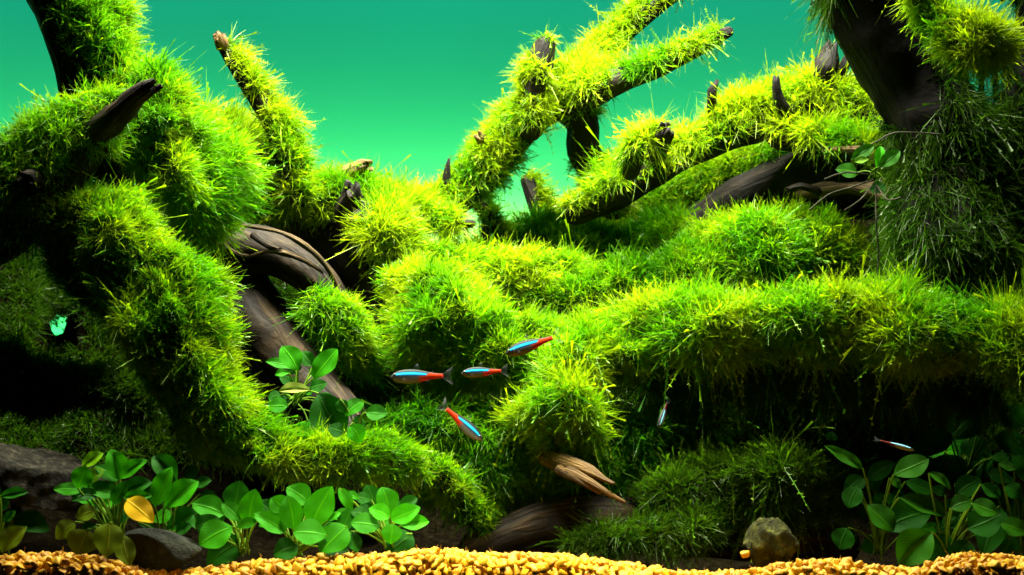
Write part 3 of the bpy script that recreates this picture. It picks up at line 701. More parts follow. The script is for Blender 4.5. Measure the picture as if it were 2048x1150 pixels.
mound_thing('under_limb_moss', 'green mossed limb in the gap below the long ridge limb',
    [[(1210, 450, .24, 28), (1330, 400, .24, 34), (1420, 355, .23, 40), (1500, 310, .22, 42), (1560, 290, .2, 40)]],
    M(len=34, tint=0.55, comb=(0.1, -0.1, 0)), seed=25)
wood_thing('black_driftwood', 'huge black trunk leaning in from top right', 'driftwood',
    [[(1690, -130, 0.090, 84), (1735, -20, 0.090, 86), (1800, 110, 0.090, 92), (1870, 230, 0.090, 110), (1915, 350, 0.090, 130), (1930, 470, 0.080, 135), (1900, 560, 0.080, 120)],
     [(2100, -60, 0.080, 60), (2085, 120, 0.080, 62), (2060, 300, 0.080, 90)],
     [(1690, -150, .090, 80), (1850, -165, .085, 70), (2050, -160, .085, 66), (2300, -150, .085, 64)]],  # this last limb is added out of view to shade the trunk below
    M(len=46, tint=0.8, mat=MOSS_SHADE, comb=(0.05, -0.3, -0.35), dens=0.22, droop=.3, lo=-1.4, hi=-0.8, wid=2.1, bare=[(1760, 60, 120), (1800, 190, 80), (2090, 60, 90)]), seed=26, mat=WOODK, amp=0.22, grain=0.03)
mound_thing('trunk_moss', 'yellow green moss tuft on the black trunk, top right corner',
    [[(1830, -40, 0.010, 22), (1870, 40, 0.005, 26), (1930, 90, -0.010, 36), (1985, 80, -0.010, 30)]],
    M(len=36, tint=0.66, comb=(0.1, -0.2, 0.15), spread=.35), seed=27)
wood_thing('split_wood', 'pale split wood edge under the ridge limb at right', 'driftwood',
    [[(1600, 388, .15, 8), (1650, 378, .135, 12), (1710, 374, .125, 15), (1780, 392, .11, 22)]],
    None, seed=28, mat=WOODR, amp=0.4, grain=0.1, freq=150, stubs=[([(1770, 335, .11, 11), (1735, 306, .115, 10), (1690, 300, .12, 8), (1652, 298, .125, 4)], WOODT, 'splinter'), ([(1640, 384, .135, 7), (1600, 372, .13, 6), (1575, 378, .128, 3)], WOODB, 'splinter')])
mound_thing('right_mound', 'rounded vivid green moss mound above the right ledge',
    [[(1250, 604, .14, 30), (1340, 559, .14, 44), (1430, 519, .14, 60), (1530, 494, .14, 68), (1620, 489, .14, 60), (1680, 504, .14, 44)]],
    M(len=34, tint=0.52, comb=(-0.05, -0.15, 0.15), dens=1.05), seed=29)
mound_thing('moss_ledge', 'long yellow green moss ledge across the right side',
    [[(1150, 706, .05, 32), (1230, 671, .045, 38), (1330, 646, .03, 52), (1450, 646, .015, 56), (1590, 651, .005, 60), (1730, 656, .0, 62), (1860, 666, -.005, 60), (1980, 686, -.01, 62), (2140, 706, -.01, 64)]],
    M(len=42, tint=0.62, comb=(0.05, -0.2, 0.1), spread=.42, dens=1.05, wisp=.02), seed=30)
mound_thing('fringe_moss', 'dark hanging moss fringe underneath the right ledge',
    [[(1330, 720, .05, 36), (1480, 725, .035, 40), (1640, 735, .025, 44), (1800, 740, .02, 44), (1960, 750, .015, 40)]],
    M(len=52, tint=0.7, mat=MOSS_SHADE, dens=0.6, comb=(0, -0.2, -0.6), droop=.35), seed=31)
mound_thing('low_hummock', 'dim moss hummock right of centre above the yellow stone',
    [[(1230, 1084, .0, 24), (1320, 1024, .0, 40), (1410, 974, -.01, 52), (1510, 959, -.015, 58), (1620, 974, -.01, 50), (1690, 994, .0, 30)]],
    M(len=38, tint=0.95, mat=MOSS_SHADE, dens=0.9, comb=(-.15, -0.2, 0.1)), seed=32)
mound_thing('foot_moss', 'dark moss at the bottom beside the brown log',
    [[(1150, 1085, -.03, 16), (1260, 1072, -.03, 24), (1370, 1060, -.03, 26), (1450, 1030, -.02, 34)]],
    M(len=34, tint=0.8, mat=MOSS_SHADE, dens=0.7), seed=33)

# --- bottom wood
wood_thing('snapped_branch', 'brown broken branch with a split end, low centre', 'driftwood',
    [[(1090, 912, -0.002, 18), (1135, 930, -0.022, 19), (1175, 942, -0.037, 15), (1205, 957, -0.047, 7), (1226, 966, -0.052, 4)],
     [(1140, 945, -0.032, 14), (1185, 968, -0.047, 9), (1222, 990, -0.052, 6), (1248, 1004, -0.054, 4)], [(1120, 940, -0.027, 10), (1160, 962, -0.042, 6), (1200, 985, -0.049, 4)]],
    None, seed=34, mat=WOODG, grain=0.10, amp=0.20)
wood_thing('sunken_log', 'dark brown log half buried behind the gravel, centre', 'driftwood',
    [[(960, 1100, .0, 44), (1080, 1060, .0, 56), (1200, 1040, .0, 52), (1330, 1060, .01, 46), (1520, 1080, .02, 44), (1680, 1090, .02, 40)]],
    None, seed=35, mat=WOODB, grain=0.06, amp=0.10)

# moss on the soil slope
def soil_moss():
    tri = np.concatenate([TF[:, [0, 1, 2]], TF[:, [0, 2, 3]]])
    fn = np.cross(TV0[tri[:, 1]] - TV0[tri[:, 0]], TV0[tri[:, 2]] - TV0[tri[:, 0]])
    ok = TV0[tri].mean(1)[:, 1] > 0.03
    tri = tri[ok]; fn = fn[ok]
    vn = np.zeros_like(TV0)
    for k in range(3): np.add.at(vn, tri[:, k], fn)
    return dict(V=TV0, tri=tri, N=norm(vn), id=-2)
TV0 = TV
JOBS.append((soil, [soil_moss()], M(len=34, tint=0.75, mat=MOSS_SHADE, dens=0.30, comb=(0, -0.3, 0.1), bare=[(1580, 390, 190), (121, 666, 50)], ymax=930)))
ZMAP = depth_map()
for par, ts, s in JOBS: scatter(par, ts, s)
print('FRONDS TRIS', NF[0])

# ------------------------------------------------------------------ stones
def stone(name, label, px, py, y, rx, rz, ry, mat, seed, amp=0.22, flats=6, rot=0, IVF=(IV4, IF4), taper=0.0):
    g = np.random.default_rng(seed); n = Noise(seed + 50); n2 = Noise(seed + 51)
    V = IVF[0].copy()
    for k in range(flats):
        d = g.normal(size=3); d /= np.linalg.norm(d); c = g.uniform(0.48, 0.85); V -= np.maximum(V @ d - c, 0)[:, None] * d
    V *= (1 + amp * n(V, 1.8) + amp * 0.45 * n2(V, 5.5) + amp * 0.26 * n(V, 14) + amp * 0.16 * n2(V, 34))[:, None]
    V[:, 0] *= 1 - taper * V[:, 2]; k = PX(y); V *= np.array([rx * k, ry * k, rz * k])
    c, s = math.cos(rot), math.sin(rot); V = np.stack([V[:, 0] * c - V[:, 2] * s, V[:, 1], V[:, 0] * s + V[:, 2] * c], -1)
    pos = P(px, py, y)
    o = link(name, raw_mesh(name, V, IVF[1].ravel(), np.full(len(IVF[1]), 3), mat)); o.location = pos
    tag(o, label, 'stone'); return o
stone('grey_rock', 'large pitted grey rock at the left edge behind the plants', 60, 965, -.075, 150, 82, 90, STONE_G, 3, 0.16, 5, 0, (IV5, IF5))
stone('dark_rock', 'smooth dark stone between leafy plants at bottom left', 325, 1105, -.095, 88, 46, 60, STONE_D, 5, 0.10, 4, -0.25)
stone('yellow_rock', 'craggy yellow green stone standing in gravel, bottom right', 1545, 1108, -.07, 62, 66, 46, STONE_Y, 8, 0.26, 10, 0.25, (IV5, IF5), 0.12)
stone('loose_chip', 'lone orange gravel chip left of craggy yellow stone', 1488, 1108, -.10, 12, 9, 10, GRAVEL, 4, 0.15, 5, 0, (IV3, IF3))
stone('mossy_rock', 'brown green rock in the shade behind the lone fish at right', 1725, 845, .03, 55, 40, 40, STONE_Y, 9, 0.2, 5, 0)

# ------------------------------------------------------------------ leafy plants
def leaf_mesh(seed, mat, fat):
    g = np.random.default_rng(seed); nu, nv = 12, 6
    t = np.linspace(0, 1, nu + 1); prof = np.sin(np.pi * t ** fat) ** 0.72; prof[0] = 0.05; prof[-1] = 0.0
    v = np.linspace(-1, 1, nv + 1)
    X = np.repeat(t[:, None], nv + 1, 1); Y = 0.5 * prof[:, None] * v[None]
    Z = 0.16 * np.abs(v[None]) * prof[:, None] * g.uniform(0.3, 1.2) - g.uniform(0.05, 0.55) * (X - 0.15) ** 2 + 0.03 * np.sin(X * 11 + g.uniform(0, 6)) * np.abs(v[None])
    Y = Y + 0.05 * g.uniform(-1, 1) * np.sin(X * 3.1)
    i = np.arange((nu + 1) * (nv + 1)).reshape(nu + 1, nv + 1)
    F = np.stack([i[:-1, :-1], i[1:, :-1], i[1:, 1:], i[:-1, 1:]], -1).reshape(-1, 4)
    T = np.stack([X, np.repeat(v[None], nu + 1, 0), X * 0], -1).reshape(-1, 3)
    return raw_mesh('leaf', np.stack([X, Y, Z], -1).reshape(-1, 3), F.ravel(), np.full(len(F), 4), mat, True, None, T)
LM = {k: [leaf_mesh(i, m, f) for i, f in enumerate((0.85, 0.95, 1.05, 0.8, 1.15))] for k, m in LEAF.items()}

def plant(name, label, base, y, leaves, org, group=None, fill=1.2, lsz=1.0):
    """leaves: (stalk end x, y, tip x, y, width, colour) read in a crop whose origin is org, 2.874 times photo pixels"""
    ox, oy = org; f = 2.874
    bp = P(ox + base[0] / f, oy + base[1] / f, y)
    root = empty(name, tuple(bp)); tag(root, label, 'plant', group)
    stalks = []
    cx = sum(q[2] for q in leaves) / len(leaves); cyy = sum(q[3] for q in leaves) / len(leaves)
    leaves = list(leaves)
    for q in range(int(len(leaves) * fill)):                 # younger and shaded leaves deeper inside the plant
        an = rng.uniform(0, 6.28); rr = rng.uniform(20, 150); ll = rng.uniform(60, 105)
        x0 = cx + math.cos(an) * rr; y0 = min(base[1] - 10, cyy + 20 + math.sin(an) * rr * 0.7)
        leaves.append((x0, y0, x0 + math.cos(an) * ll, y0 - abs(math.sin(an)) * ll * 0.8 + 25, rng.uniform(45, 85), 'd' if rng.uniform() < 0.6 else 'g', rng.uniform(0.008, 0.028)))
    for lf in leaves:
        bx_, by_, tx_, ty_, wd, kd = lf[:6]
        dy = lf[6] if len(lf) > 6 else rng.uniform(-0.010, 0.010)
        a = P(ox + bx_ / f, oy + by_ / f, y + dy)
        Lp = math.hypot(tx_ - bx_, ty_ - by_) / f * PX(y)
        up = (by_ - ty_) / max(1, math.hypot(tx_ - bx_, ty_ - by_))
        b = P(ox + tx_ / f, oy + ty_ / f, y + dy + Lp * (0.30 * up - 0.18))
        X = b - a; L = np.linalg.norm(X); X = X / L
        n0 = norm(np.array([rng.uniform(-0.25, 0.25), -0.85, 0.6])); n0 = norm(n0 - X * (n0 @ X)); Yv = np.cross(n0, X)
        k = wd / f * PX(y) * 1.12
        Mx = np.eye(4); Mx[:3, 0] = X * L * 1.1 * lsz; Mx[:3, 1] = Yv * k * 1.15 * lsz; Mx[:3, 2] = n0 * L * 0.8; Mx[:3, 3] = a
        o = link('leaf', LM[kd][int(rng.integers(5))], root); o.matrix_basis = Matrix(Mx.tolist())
        mid = (a + bp) / 2 + np.array([0, 0, 0.004]) + (a - X * L * 0.3 - a) * 0.5
        stalks.append([bp + rng.normal(size=3) * 0.0015, mid, a])
    for q in stalks:
        t = np.linspace(0, 1, 7)[:, None]; c = q[0] * (1 - t) ** 2 + 2 * q[1] * t * (1 - t) + q[2] * t ** 2
        ch = np.concatenate([c, np.full((7, 1), 0.0007)], 1)
        T = norm(np.gradient(c, axis=0)); u = norm(np.cross(T, [0.1, 1, 0.1])); w_ = np.cross(T, u)
        ang = np.linspace(0, 2 * np.pi, 5, endpoint=False)
        V = (c[:, None] + (u[:, None] * np.cos(ang)[None, :, None] + w_[:, None] * np.sin(ang)[None, :, None]) * 0.0005).reshape(-1, 3)
        i = np.arange(35).reshape(7, 5); j = np.roll(i, -1, 1)
        F = np.stack([i[:-1], j[:-1], j[1:], i[1:]], -1).reshape(-1, 4)
        link('stalk', raw_mesh('stalk', V, F.ravel(), np.full(len(F), 4), STEM, True, None, np.zeros((35, 3))), root)
    return root
A = (0, 750); B = (680, 750); C_ = (1348, 750); G = 'broad leaved plants in the gravel'
plant('leafy_plant', 'leafy plant before the grey rock with one bright yellow leaf', (680, 960), -.10, [
    (470, 530, 572, 450, 72, 'y'), (690, 600, 640, 440, 105, 'g'), (670, 590, 822, 490, 80, 'g'), (690, 600, 562, 522, 78, 'g'), (445, 650, 485, 533, 100, 'g', -.012),
    (500, 610, 577, 545, 72, 'y', -.004), (470, 660, 320, 650, 66, 'g'), (690, 690, 505, 625, 84, 'g'), (560, 690, 420, 712, 46, 'd'), (690, 680, 845, 610, 92, 'd'), (715, 702, 855, 690, 56, 'g', -.012),
    (728, 715, 868, 828, 108, 'Y', -.016), (735, 755, 620, 845, 95, 'd'), (552, 775, 440, 800, 84, 'o'), (432, 845, 322, 915, 96, 'o'), (500, 890, 445, 1018, 145, 'o', -.012), (630, 850, 612, 1026, 132, 'o', -.014),
    (552, 862, 474, 888, 52, 'd'), (700, 915, 742, 1075, 92, 'o', -.01), (560, 700, 440, 680, 60, 'd'), (650, 740, 720, 620, 70, 'd'), (640, 830, 560, 760, 70, 'd', .01), (780, 690, 700, 620, 70, 'd', .01)], A, G)
plant('leafy_plant', 'dull leafy plant cut by the left edge', (10, 1010), -.10, [
    (80, 830, 252, 862, 112, 'd'), (152, 875, 12, 992, 105, 'o'), (0, 700, 138, 665, 56, 'd'), (0, 765, 46, 725, 52, 'd'), (20, 845, 76, 786, 44, 'd'), (0, 690, -70, 640, 60, 'd'), (-10, 850, -90, 900, 80, 'd')], A, G)
plant('leafy_plant', 'leafy plant with three upright leaves above the dark stone', (960, 960), -.08, [
    (1015, 610, 892, 472, 105, 'd'), (890, 755, 966, 545, 108, 'g', -.012), (945, 765, 1107, 615, 122, 'g', -.014), (985, 790, 888, 835, 76, 'g'), (965, 880, 1122, 790, 120, 'd'), (795, 850, 892, 872, 34, 'd'), (1110, 640, 1200, 600, 60, 'd', .01), (1010, 900, 1090, 860, 60, 'd'), (1060, 580, 1130, 540, 70, 'd', .02)], A, G)
plant('leafy_plant', 'leafy plant with a big drooping leaf right of dark stone', (1400, 1010), -.09, [
    (1290, 800, 1118, 738, 118, 'g'), (1350, 765, 1375, 620, 125, 'd'), (1425, 852, 1462, 672, 112, 'g', -.012), (1385, 842, 1288, 742, 76, 'g', -.012), (1475, 842, 1368, 870, 54, 'g', -.012), (1335, 872, 1160, 960, 140, 'g', -.016), (1120, 880, 1240, 820, 85, 'd'), (1400, 950, 1205, 1070, 140, 'd'), (1120, 800, 1180, 890, 80, 'd'), (1500, 800, 1600, 730, 90, 'd', .012)], A, G)
plant('leafy_plant', 'fullest bright leafy plant with a round cluster of leaves', (1700, 1040), -.095, [
    (1775, 735, 1660, 650, 112, 'g'), (1790, 862, 1890, 655, 150, 'g', -.01), (1645, 790, 1565, 712, 92, 'g'), (1690, 885, 1650, 708, 110, 'g', -.014), (1640, 905, 1478, 800, 96, 'g', -.01), (1878, 922, 1702, 898, 128, 'g', -.018), (1995, 870, 1850, 1000, 140, 'g', -.012),
    (1712, 985, 1585, 1030, 112, 'd'), (1885, 838, 1946, 790, 38, 'g'), (1960, 905, 2005, 780, 80, 'd'), (1560, 800, 1490, 730, 90, 'd', .012), (1850, 990, 1990, 1000, 80, 'd')], A, G)
plant('leafy_plant', 'leafy plant with pointed star leaves right of the fullest one', (290, 1000), -.095, [
    (285, 805, 250, 655, 108, 'g'), (285, 818, 178, 768, 84, 'g', -.012), (295, 832, 442, 762, 96, 'g', -.01), (350, 866, 492, 836, 78, 'g', -.008), (232, 872, 78, 845, 106, 'g', -.012), (298, 856, 288, 952, 92, 'g', -.016), (415, 915, 275, 1015, 130, 'd'), (62, 900, 100, 1002, 72, 'd'), (30, 685, 102, 698, 44, 'g'), (-5, 650, 62, 762, 58, 'g'), (155, 800, 70, 785, 66, 'd'), (200, 765, 160, 640, 96, 'd', .012), (340, 755, 432, 708, 66, 'd', .01), (180, 720, 90, 700, 60, 'd', .01)], B, G)
M_ = (0, 380)
plant('leafy_plant', 'upright green plant growing on the bare trunk', (1700, 1230), .0, [
    (1712, 1035, 1632, 905, 108, 'g'), (1800, 1085, 1918, 922, 112, 'g', -.012), (1695, 1022, 1543, 980, 56, 'g'), (1660, 1052, 1588, 1055, 44, 'g'), (1785, 1150, 1618, 1142, 56, 'l', -.012), (1655, 1240, 1545, 1228, 84, 'g'), (1768, 1325, 1755, 1412, 104, 'g', -.01), (1830, 1170, 1950, 1390, 175, 'd'), (1780, 1140, 1870, 1110, 70, 'd'), (1800, 1010, 1740, 930, 70, 'd', .01), (1890, 1370, 1930, 1440, 70, 'd')], M_)
plant('leafy_plant', 'three small heart leaves left of the diving fish', (100, 330), -.07, [
    (132, 150, 36, 222, 86, 'g'), (150, 215, 262, 215, 84, 'g'), (60, 290, 115, 368, 88, 'g'), (20, 330, -60, 300, 80, 'd'), (0, 140, 20, 210, 60, 'd')], B, None, 0.3)
GR = 'dark leafy plants at bottom right'
plant('leafy_plant', 'dim plant beside the low hummock, one leaf curling up', (1180, 1010), -.04, [
    (1085, 535, 905, 420, 56, 'm'), (1262, 572, 1432, 490, 104, 'm', -.01), (1115, 595, 1245, 510, 76, 'd'), (1330, 612, 1475, 660, 76, 'd'), (1295, 705, 1528, 772, 90, 'm', -.012), (1110, 748, 1248, 862, 116, 'm', -.012), (1220, 680, 1268, 742, 44, 'd'), (1480, 785, 1255, 850, 155, 'd'), (1000, 880, 960, 980, 100, 'd'), (1060, 640, 1010, 740, 90, 'd'), (1090, 590, 1000, 660, 80, 'd'), (1120, 920, 1180, 1010, 110, 'd'), (1240, 590, 1300, 640, 40, 'm')], C_, GR, 2.4, 1.08)
plant('leafy_plant', 'dim plant with a hanging lit leaf over the gravel', (1560, 1100), -.06, [
    (1482, 905, 1330, 1048, 155, 'm', -.012), (1540, 905, 1552, 1095, 165, 'd'), (1465, 562, 1578, 625, 46, 'm'), (1590, 765, 1698, 722, 78, 'm', -.01), (1715, 738, 1848, 782, 86, 'm', -.01), (1765, 628, 1862, 682, 64, 'd'), (1620, 690, 1742, 605, 96, 'd'), (1690, 885, 1855, 805, 135, 'd'), (1870, 755, 1790, 995, 125, 'd'), (1560, 690, 1500, 650, 50, 'd'), (1650, 800, 1560, 860, 80, 'd'), (1700, 960, 1640, 1060, 100, 'd')], C_, GR, 2.4, 1.08)
plant('leafy_plant', 'dim plant at the right edge with one lit low leaf', (1990, 1050), -.05, [
    (1878, 850, 2016, 892, 92, 'm', -.012), (1868, 508, 1952, 532, 44, 'm'), (1955, 460, 2020, 570, 96, 'd'), (1810, 560, 1920, 600, 70, 'd'), (1900, 640, 1990, 690, 80, 'd'), (1920, 760, 2010, 800, 80, 'd'), (1960, 620, 1900, 600, 50, 'd'), (2020, 700, 2090, 740, 90, 'd'), (1950, 920, 1900, 1000, 90, 'd')], C_, GR, 2.4, 1.08)
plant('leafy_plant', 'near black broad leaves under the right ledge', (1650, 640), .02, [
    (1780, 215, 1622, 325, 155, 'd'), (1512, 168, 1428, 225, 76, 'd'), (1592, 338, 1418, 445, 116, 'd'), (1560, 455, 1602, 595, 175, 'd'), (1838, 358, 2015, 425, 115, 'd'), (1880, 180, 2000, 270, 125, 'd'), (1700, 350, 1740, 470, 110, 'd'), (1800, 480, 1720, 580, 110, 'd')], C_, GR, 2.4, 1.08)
plant('leafy_plant', 'few tiny dark leaves left of the shaded brown rock', (700, 330), .03, [
    (620, 230, 530, 190, 64, 'd'), (800, 260, 725, 205, 64, 'd'), (980, 320, 1068, 345, 36, 'd'), (870, 350, 940, 360, 50, 'd')], C_, None, 0)
T_ = (1348, 0)
ep = plant('perched_plant', 'small light green plant rooted on the trunk at right', (1150, 1010), .02, [
    (1055, 992, 915, 962, 108, 'm'), (1020, 915, 1168, 815, 74, 'm'), (1178, 962, 1316, 845, 84, 'm', -.01), (1165, 965, 1195, 815, 58, 'g'), (1212, 1060, 1118, 1102, 80, 'd'), (1040, 930, 1130, 905, 50, 'y', -.012)], T_, None, 0, 0.8)
# dangling roots of the perched plant
rts = []
for ch in ([(1745, 360, .015), (1700, 375, .005), (1655, 390, .0), (1620, 420, .0)], [(1748, 365, .015), (1720, 400, .0), (1690, 420, .0)], [(1752, 370, .015), (1752, 440, .0), (1757, 500, .0), (1755, 560, .0)], [(1755, 372, .015), (1775, 400, .0), (1800, 395, 0)], [(1740, 290, .02), (1760, 280, .01), (1790, 265, .01), (1880, 268, .01)], [(1745, 350, .015), (1690, 345, .0), (1650, 358, .0)]):
    rts.append(tube([(c[0], c[1], c[2], 1.7) for c in ch], seg=6, amp=0.05, solid=False))
for t in rts: link('root', tubes_mesh('root', [t], ROOT), ep)

# ------------------------------------------------------------------ fish
def fish_mat(nm='tetra_skin', red=(0.92, 0.055, 0.008), stripe=((0.002, 0.32, 0.95), (0.03, 0.90, 1.0), (0.002, 0.32, 0.95))):
    m, nt, out = new_mat(nm); L = nt.links
    at = node(nt, 'ShaderNodeAttribute', attribute_name='tint'); sp = node(nt, 'ShaderNodeSeparateXYZ'); L.new(at.outputs['Vector'], sp.inputs[0])
    tc = node(nt, 'ShaderNodeTexCoord'); nz = node(nt, 'ShaderNodeTexNoise'); nz.inputs['Scale'].default_value = 900; L.new(tc.outputs['Object'], nz.inputs['Vector'])
    jz = node(nt, 'ShaderNodeMath', operation='MULTIPLY_ADD'); L.new(nz.outputs[0], jz.inputs[0]); jz.inputs[1].default_value = 0.12
    L.new(sp.outputs[1], jz.inputs[2])                               # height across the flank, -1 belly .. 1 back, slightly ragged
    hgt = jz
    bands = ramp(nt, [(0.00, (0.16, 0.17, 0.13)), (0.30, (0.24, 0.27, 0.24)), (0.48, (0.08, 0.10, 0.11)), (0.56, (0.01, 0.02, 0.08)), (0.59, stripe[0]), (0.69, stripe[1]), (0.78, stripe[2]), (0.80, (0.01, 0.03, 0.08)), (0.83, (0.03, 0.04, 0.03)), (1.0, (0.012, 0.016, 0.012))])
    mr = node(nt, 'ShaderNodeMapRange'); L.new(hgt.outputs[0], mr.inputs[0]); mr.inputs[1].default_value = -1; mr.inputs[2].default_value = 1; L.new(mr.outputs[0], bands.inputs[0])
    plain = ramp(nt, [(0.0, (0.14, 0.15, 0.12)), (0.6, (0.12, 0.13, 0.11)), (0.8, (0.03, 0.04, 0.03)), (1.0, (0.012, 0.016, 0.012))]); L.new(mr.outputs[0], plain.inputs[0])
    # stripe runs from the snout to about three quarters of the body
    st = ramp(nt, [(0.05, (0, 0, 0)), (0.08, (1, 1, 1)), (0.66, (1, 1, 1)), (0.72, (0, 0, 0))]); L.new(sp.outputs[0], st.inputs[0])
    m1 = node(nt, 'ShaderNodeMix', data_type='RGBA'); L.new(st.outputs[0], m1.inputs[0]); L.new(plain.outputs[0], m1.inputs[6]); L.new(bands.outputs[0], m1.inputs[7])
    # red rear half, climbing under the stripe to the tail
    lim = node(nt, 'ShaderNodeMapRange'); L.new(sp.outputs[0], lim.inputs[0]); lim.inputs[1].default_value = 0.66; lim.inputs[2].default_value = 0.76; lim.inputs[3].default_value = 0.02; lim.inputs[4].default_value = 0.85
    lt = node(nt, 'ShaderNodeMath', operation='LESS_THAN'); L.new(hgt.outputs[0], lt.inputs[0]); L.new(lim.outputs[0], lt.inputs[1])
    fx = ramp(nt, [(0.50, (0, 0, 0)), (0.60, (1, 1, 1)), (0.985, (1, 1, 1)), (1.0, (0.6, 0.6, 0.6))]); L.new(sp.outputs[0], fx.inputs[0])
    rr = node(nt, 'ShaderNodeMath', operation='MULTIPLY'); L.new(fx.outputs[0], rr.inputs[0]); L.new(lt.outputs[0], rr.inputs[1])
    m2 = node(nt, 'ShaderNodeMix', data_type='RGBA'); L.new(rr.outputs[0], m2.inputs[0]); L.new(m1.outputs[2], m2.inputs[6]); m2.inputs[7].default_value = (*red, 1)
    pb = node(nt, 'ShaderNodeBsdfPrincipled'); L.new(m2.outputs[2], pb.inputs['Base Color']); pb.inputs['Roughness'].default_value = 0.45; pb.inputs['Specular IOR Level'].default_value = 0.08
    pb.inputs['Metallic'].default_value = 0.0
    L.new(pb.outputs[0], out.inputs[0]); return m
def fin_mat(name, c, a):
    m, nt, out = new_mat(name); L = nt.links
    t = node(nt, 'ShaderNodeBsdfTransparent'); d = node(nt, 'ShaderNodeBsdfPrincipled'); d.inputs['Base Color'].default_value = (*c, 1); d.inputs['Roughness'].default_value = 0.3
    at = node(nt, 'ShaderNodeAttribute', attribute_name='tint'); sp = node(nt, 'ShaderNodeSeparateXYZ'); L.new(at.outputs['Vector'], sp.inputs[0])
    mu = node(nt, 'ShaderNodeMath', operation='MULTIPLY'); L.new(sp.outputs[1], mu.inputs[0]); mu.inputs[1].default_value = 60
    si = node(nt, 'ShaderNodeMath', operation='SINE'); L.new(mu.outputs[0], si.inputs[0])
    mr = node(nt, 'ShaderNodeMapRange'); L.new(si.outputs[0], mr.inputs[0]); mr.inputs[1].default_value = -1; mr.inputs[3].default_value = a * 0.5; mr.inputs[4].default_value = a
    ms = node(nt, 'ShaderNodeMixShader'); L.new(mr.outputs[0], ms.inputs[0]); L.new(t.outputs[0], ms.inputs[1]); L.new(d.outputs[0], ms.inputs[2]); L.new(ms.outputs[0], out.inputs[0]); return m
SKIN = fish_mat(); SKIN_SHADE = fish_mat('shaded_tetra_skin', (0.10, 0.008, 0.003), ((0.02, 0.30, 0.55), (0.45, 0.95, 1.0), (0.02, 0.35, 0.6))); FIN = fin_mat('clear_fin', (0.30, 0.36, 0.36), 0.035); FINR = fin_mat('red_fin_root', (0.9, 0.06, 0.01), 0.85)
def flat_mat(name, c, rough):
    m, nt, out = new_mat(name); pb = node(nt, 'ShaderNodeBsdfPrincipled'); pb.inputs['Base Color'].default_value = (*c, 1); pb.inputs['Roughness'].default_value = rough
    nt.links.new(pb.outputs[0], out.inputs[0]); return m
EYE = flat_mat('eye_silver', (0.22, 0.30, 0.30), 0.3); PUPIL = flat_mat('pupil_black', (0.004, 0.004, 0.004), 0.15)

def fish_body():
    # nose at x=0, tail root at x=1, head looks to -x; z up, y across
    xs = np.array([0, .015, .05, .10, .17, .26, .36, .46, .56, .66, .76, .86, .94, 1.0])
    top = np.array([.004, .025, .055, .082, .105, .122, .128, .124, .110, .090, .068, .050, .044, .046])
    bot = np.array([.004, .022, .050, .078, .100, .116, .122, .116, .098, .076, .056, .042, .038, .040])
    wid = np.array([.004, .020, .042, .058, .068, .070, .068, .062, .052, .042, .031, .022, .016, .010])
    X = np.linspace(0, 1, 44) ** 1.15; top = np.interp(X, xs, top); bot = np.interp(X, xs, bot); wid = np.interp(X, xs, wid)
    sm = lambda a: np.convolve(np.pad(a, 2, 'edge'), [.1, .2, .4, .2, .1], 'valid')
    top, bot, wid = sm(top), sm(bot), sm(wid)
    a = np.linspace(0, 2 * np.pi, 28, endpoint=False)
    zz = np.where(np.sin(a)[None] >= 0, top[:, None], bot[:, None]) * np.sin(a)[None]
    yy = wid[:, None] * np.sign(np.cos(a))[None] * np.abs(np.cos(a)[None]) ** 0.9
    V = np.stack([np.repeat(X[:, None], 28, 1), yy, zz], -1).reshape(-1, 3)
    T = np.stack([np.repeat(X[:, None], 28, 1), np.repeat(np.sin(a)[None], 44, 0), 0 * yy], -1).reshape(-1, 3)
    V = np.concatenate([V, [[-.003, 0, 0], [1.0, 0, 0.002]]]); T = np.concatenate([T, [[0, 0, 0], [1, 0, 0]]])
    i = np.arange(44 * 28).reshape(44, 28); j = np.roll(i, -1, 1)
    F = np.stack([i[:-1], j[:-1], j[1:], i[1:]], -1).reshape(-1, 4)
    c0 = np.stack([np.full(28, 1232), j[0], i[0]], -1); c1 = np.stack([np.full(28, 1233), i[-1], j[-1]], -1)
    return raw_mesh('body', V, np.concatenate([F.ravel(), c0.ravel(), c1.ravel()]), np.concatenate([np.full(len(F), 4), np.full(56, 3)]), SKIN, True, None, T)
def fan(name, pts, mat, thick=0.0012):
    """thin fin from an outline in the x-z plane"""
    p = np.array(pts, float); n = len(p)
    y = np.array([q[2] if len(q) > 2 else 0 for q in pts])
    V = np.concatenate([np.stack([p[:, 0], y - thick, p[:, 1]], -1), np.stack([p[:, 0], y + thick, p[:, 1]], -1)])
    flat = list(range(n)) + [2 * n - 1 - k for k in range(n)]; cnt = [n, n]
    for k in range(n):
        k2 = (k + 1) % n; flat += [k2, k, k + n, k2 + n]; cnt.append(4)
    ang = np.arctan2(p[:, 1] - p[0, 1], np.abs(p[:, 0] - p[0, 0]) + 1e-4)
    T = np.stack([p[:, 0], ang * 0.5, 0 * ang], -1)
    return raw_mesh(name, V, np.array(flat), np.array(cnt), mat, False, None, np.concatenate([T, T]))
BODY = fish_body()
TAIL = fan('tail_fin', [(.99, .0), (.985, .042), (1.06, .085), (1.16, .145), (1.20, .160), (1.175, .09), (1.135, .0), (1.17, -.085), (1.195, -.155), (1.15, -.140), (1.06, -.080), (.985, -.038)], FIN)
DORS = fan('dorsal_fin', [(.44, .118), (.47, .19), (.53, .225), (.555, .20), (.57, .15), (.575, .10)], FIN)
ADIP = fan('adipose_fin', [(.77, .062), (.80, .088), (.825, .085), (.82, .055)], FIN)
ANAL = fan('anal_fin', [(.55, -.095), (.60, -.165), (.66, -.155), (.74, -.11), (.82, -.062), (.82, -.045)], FIN)
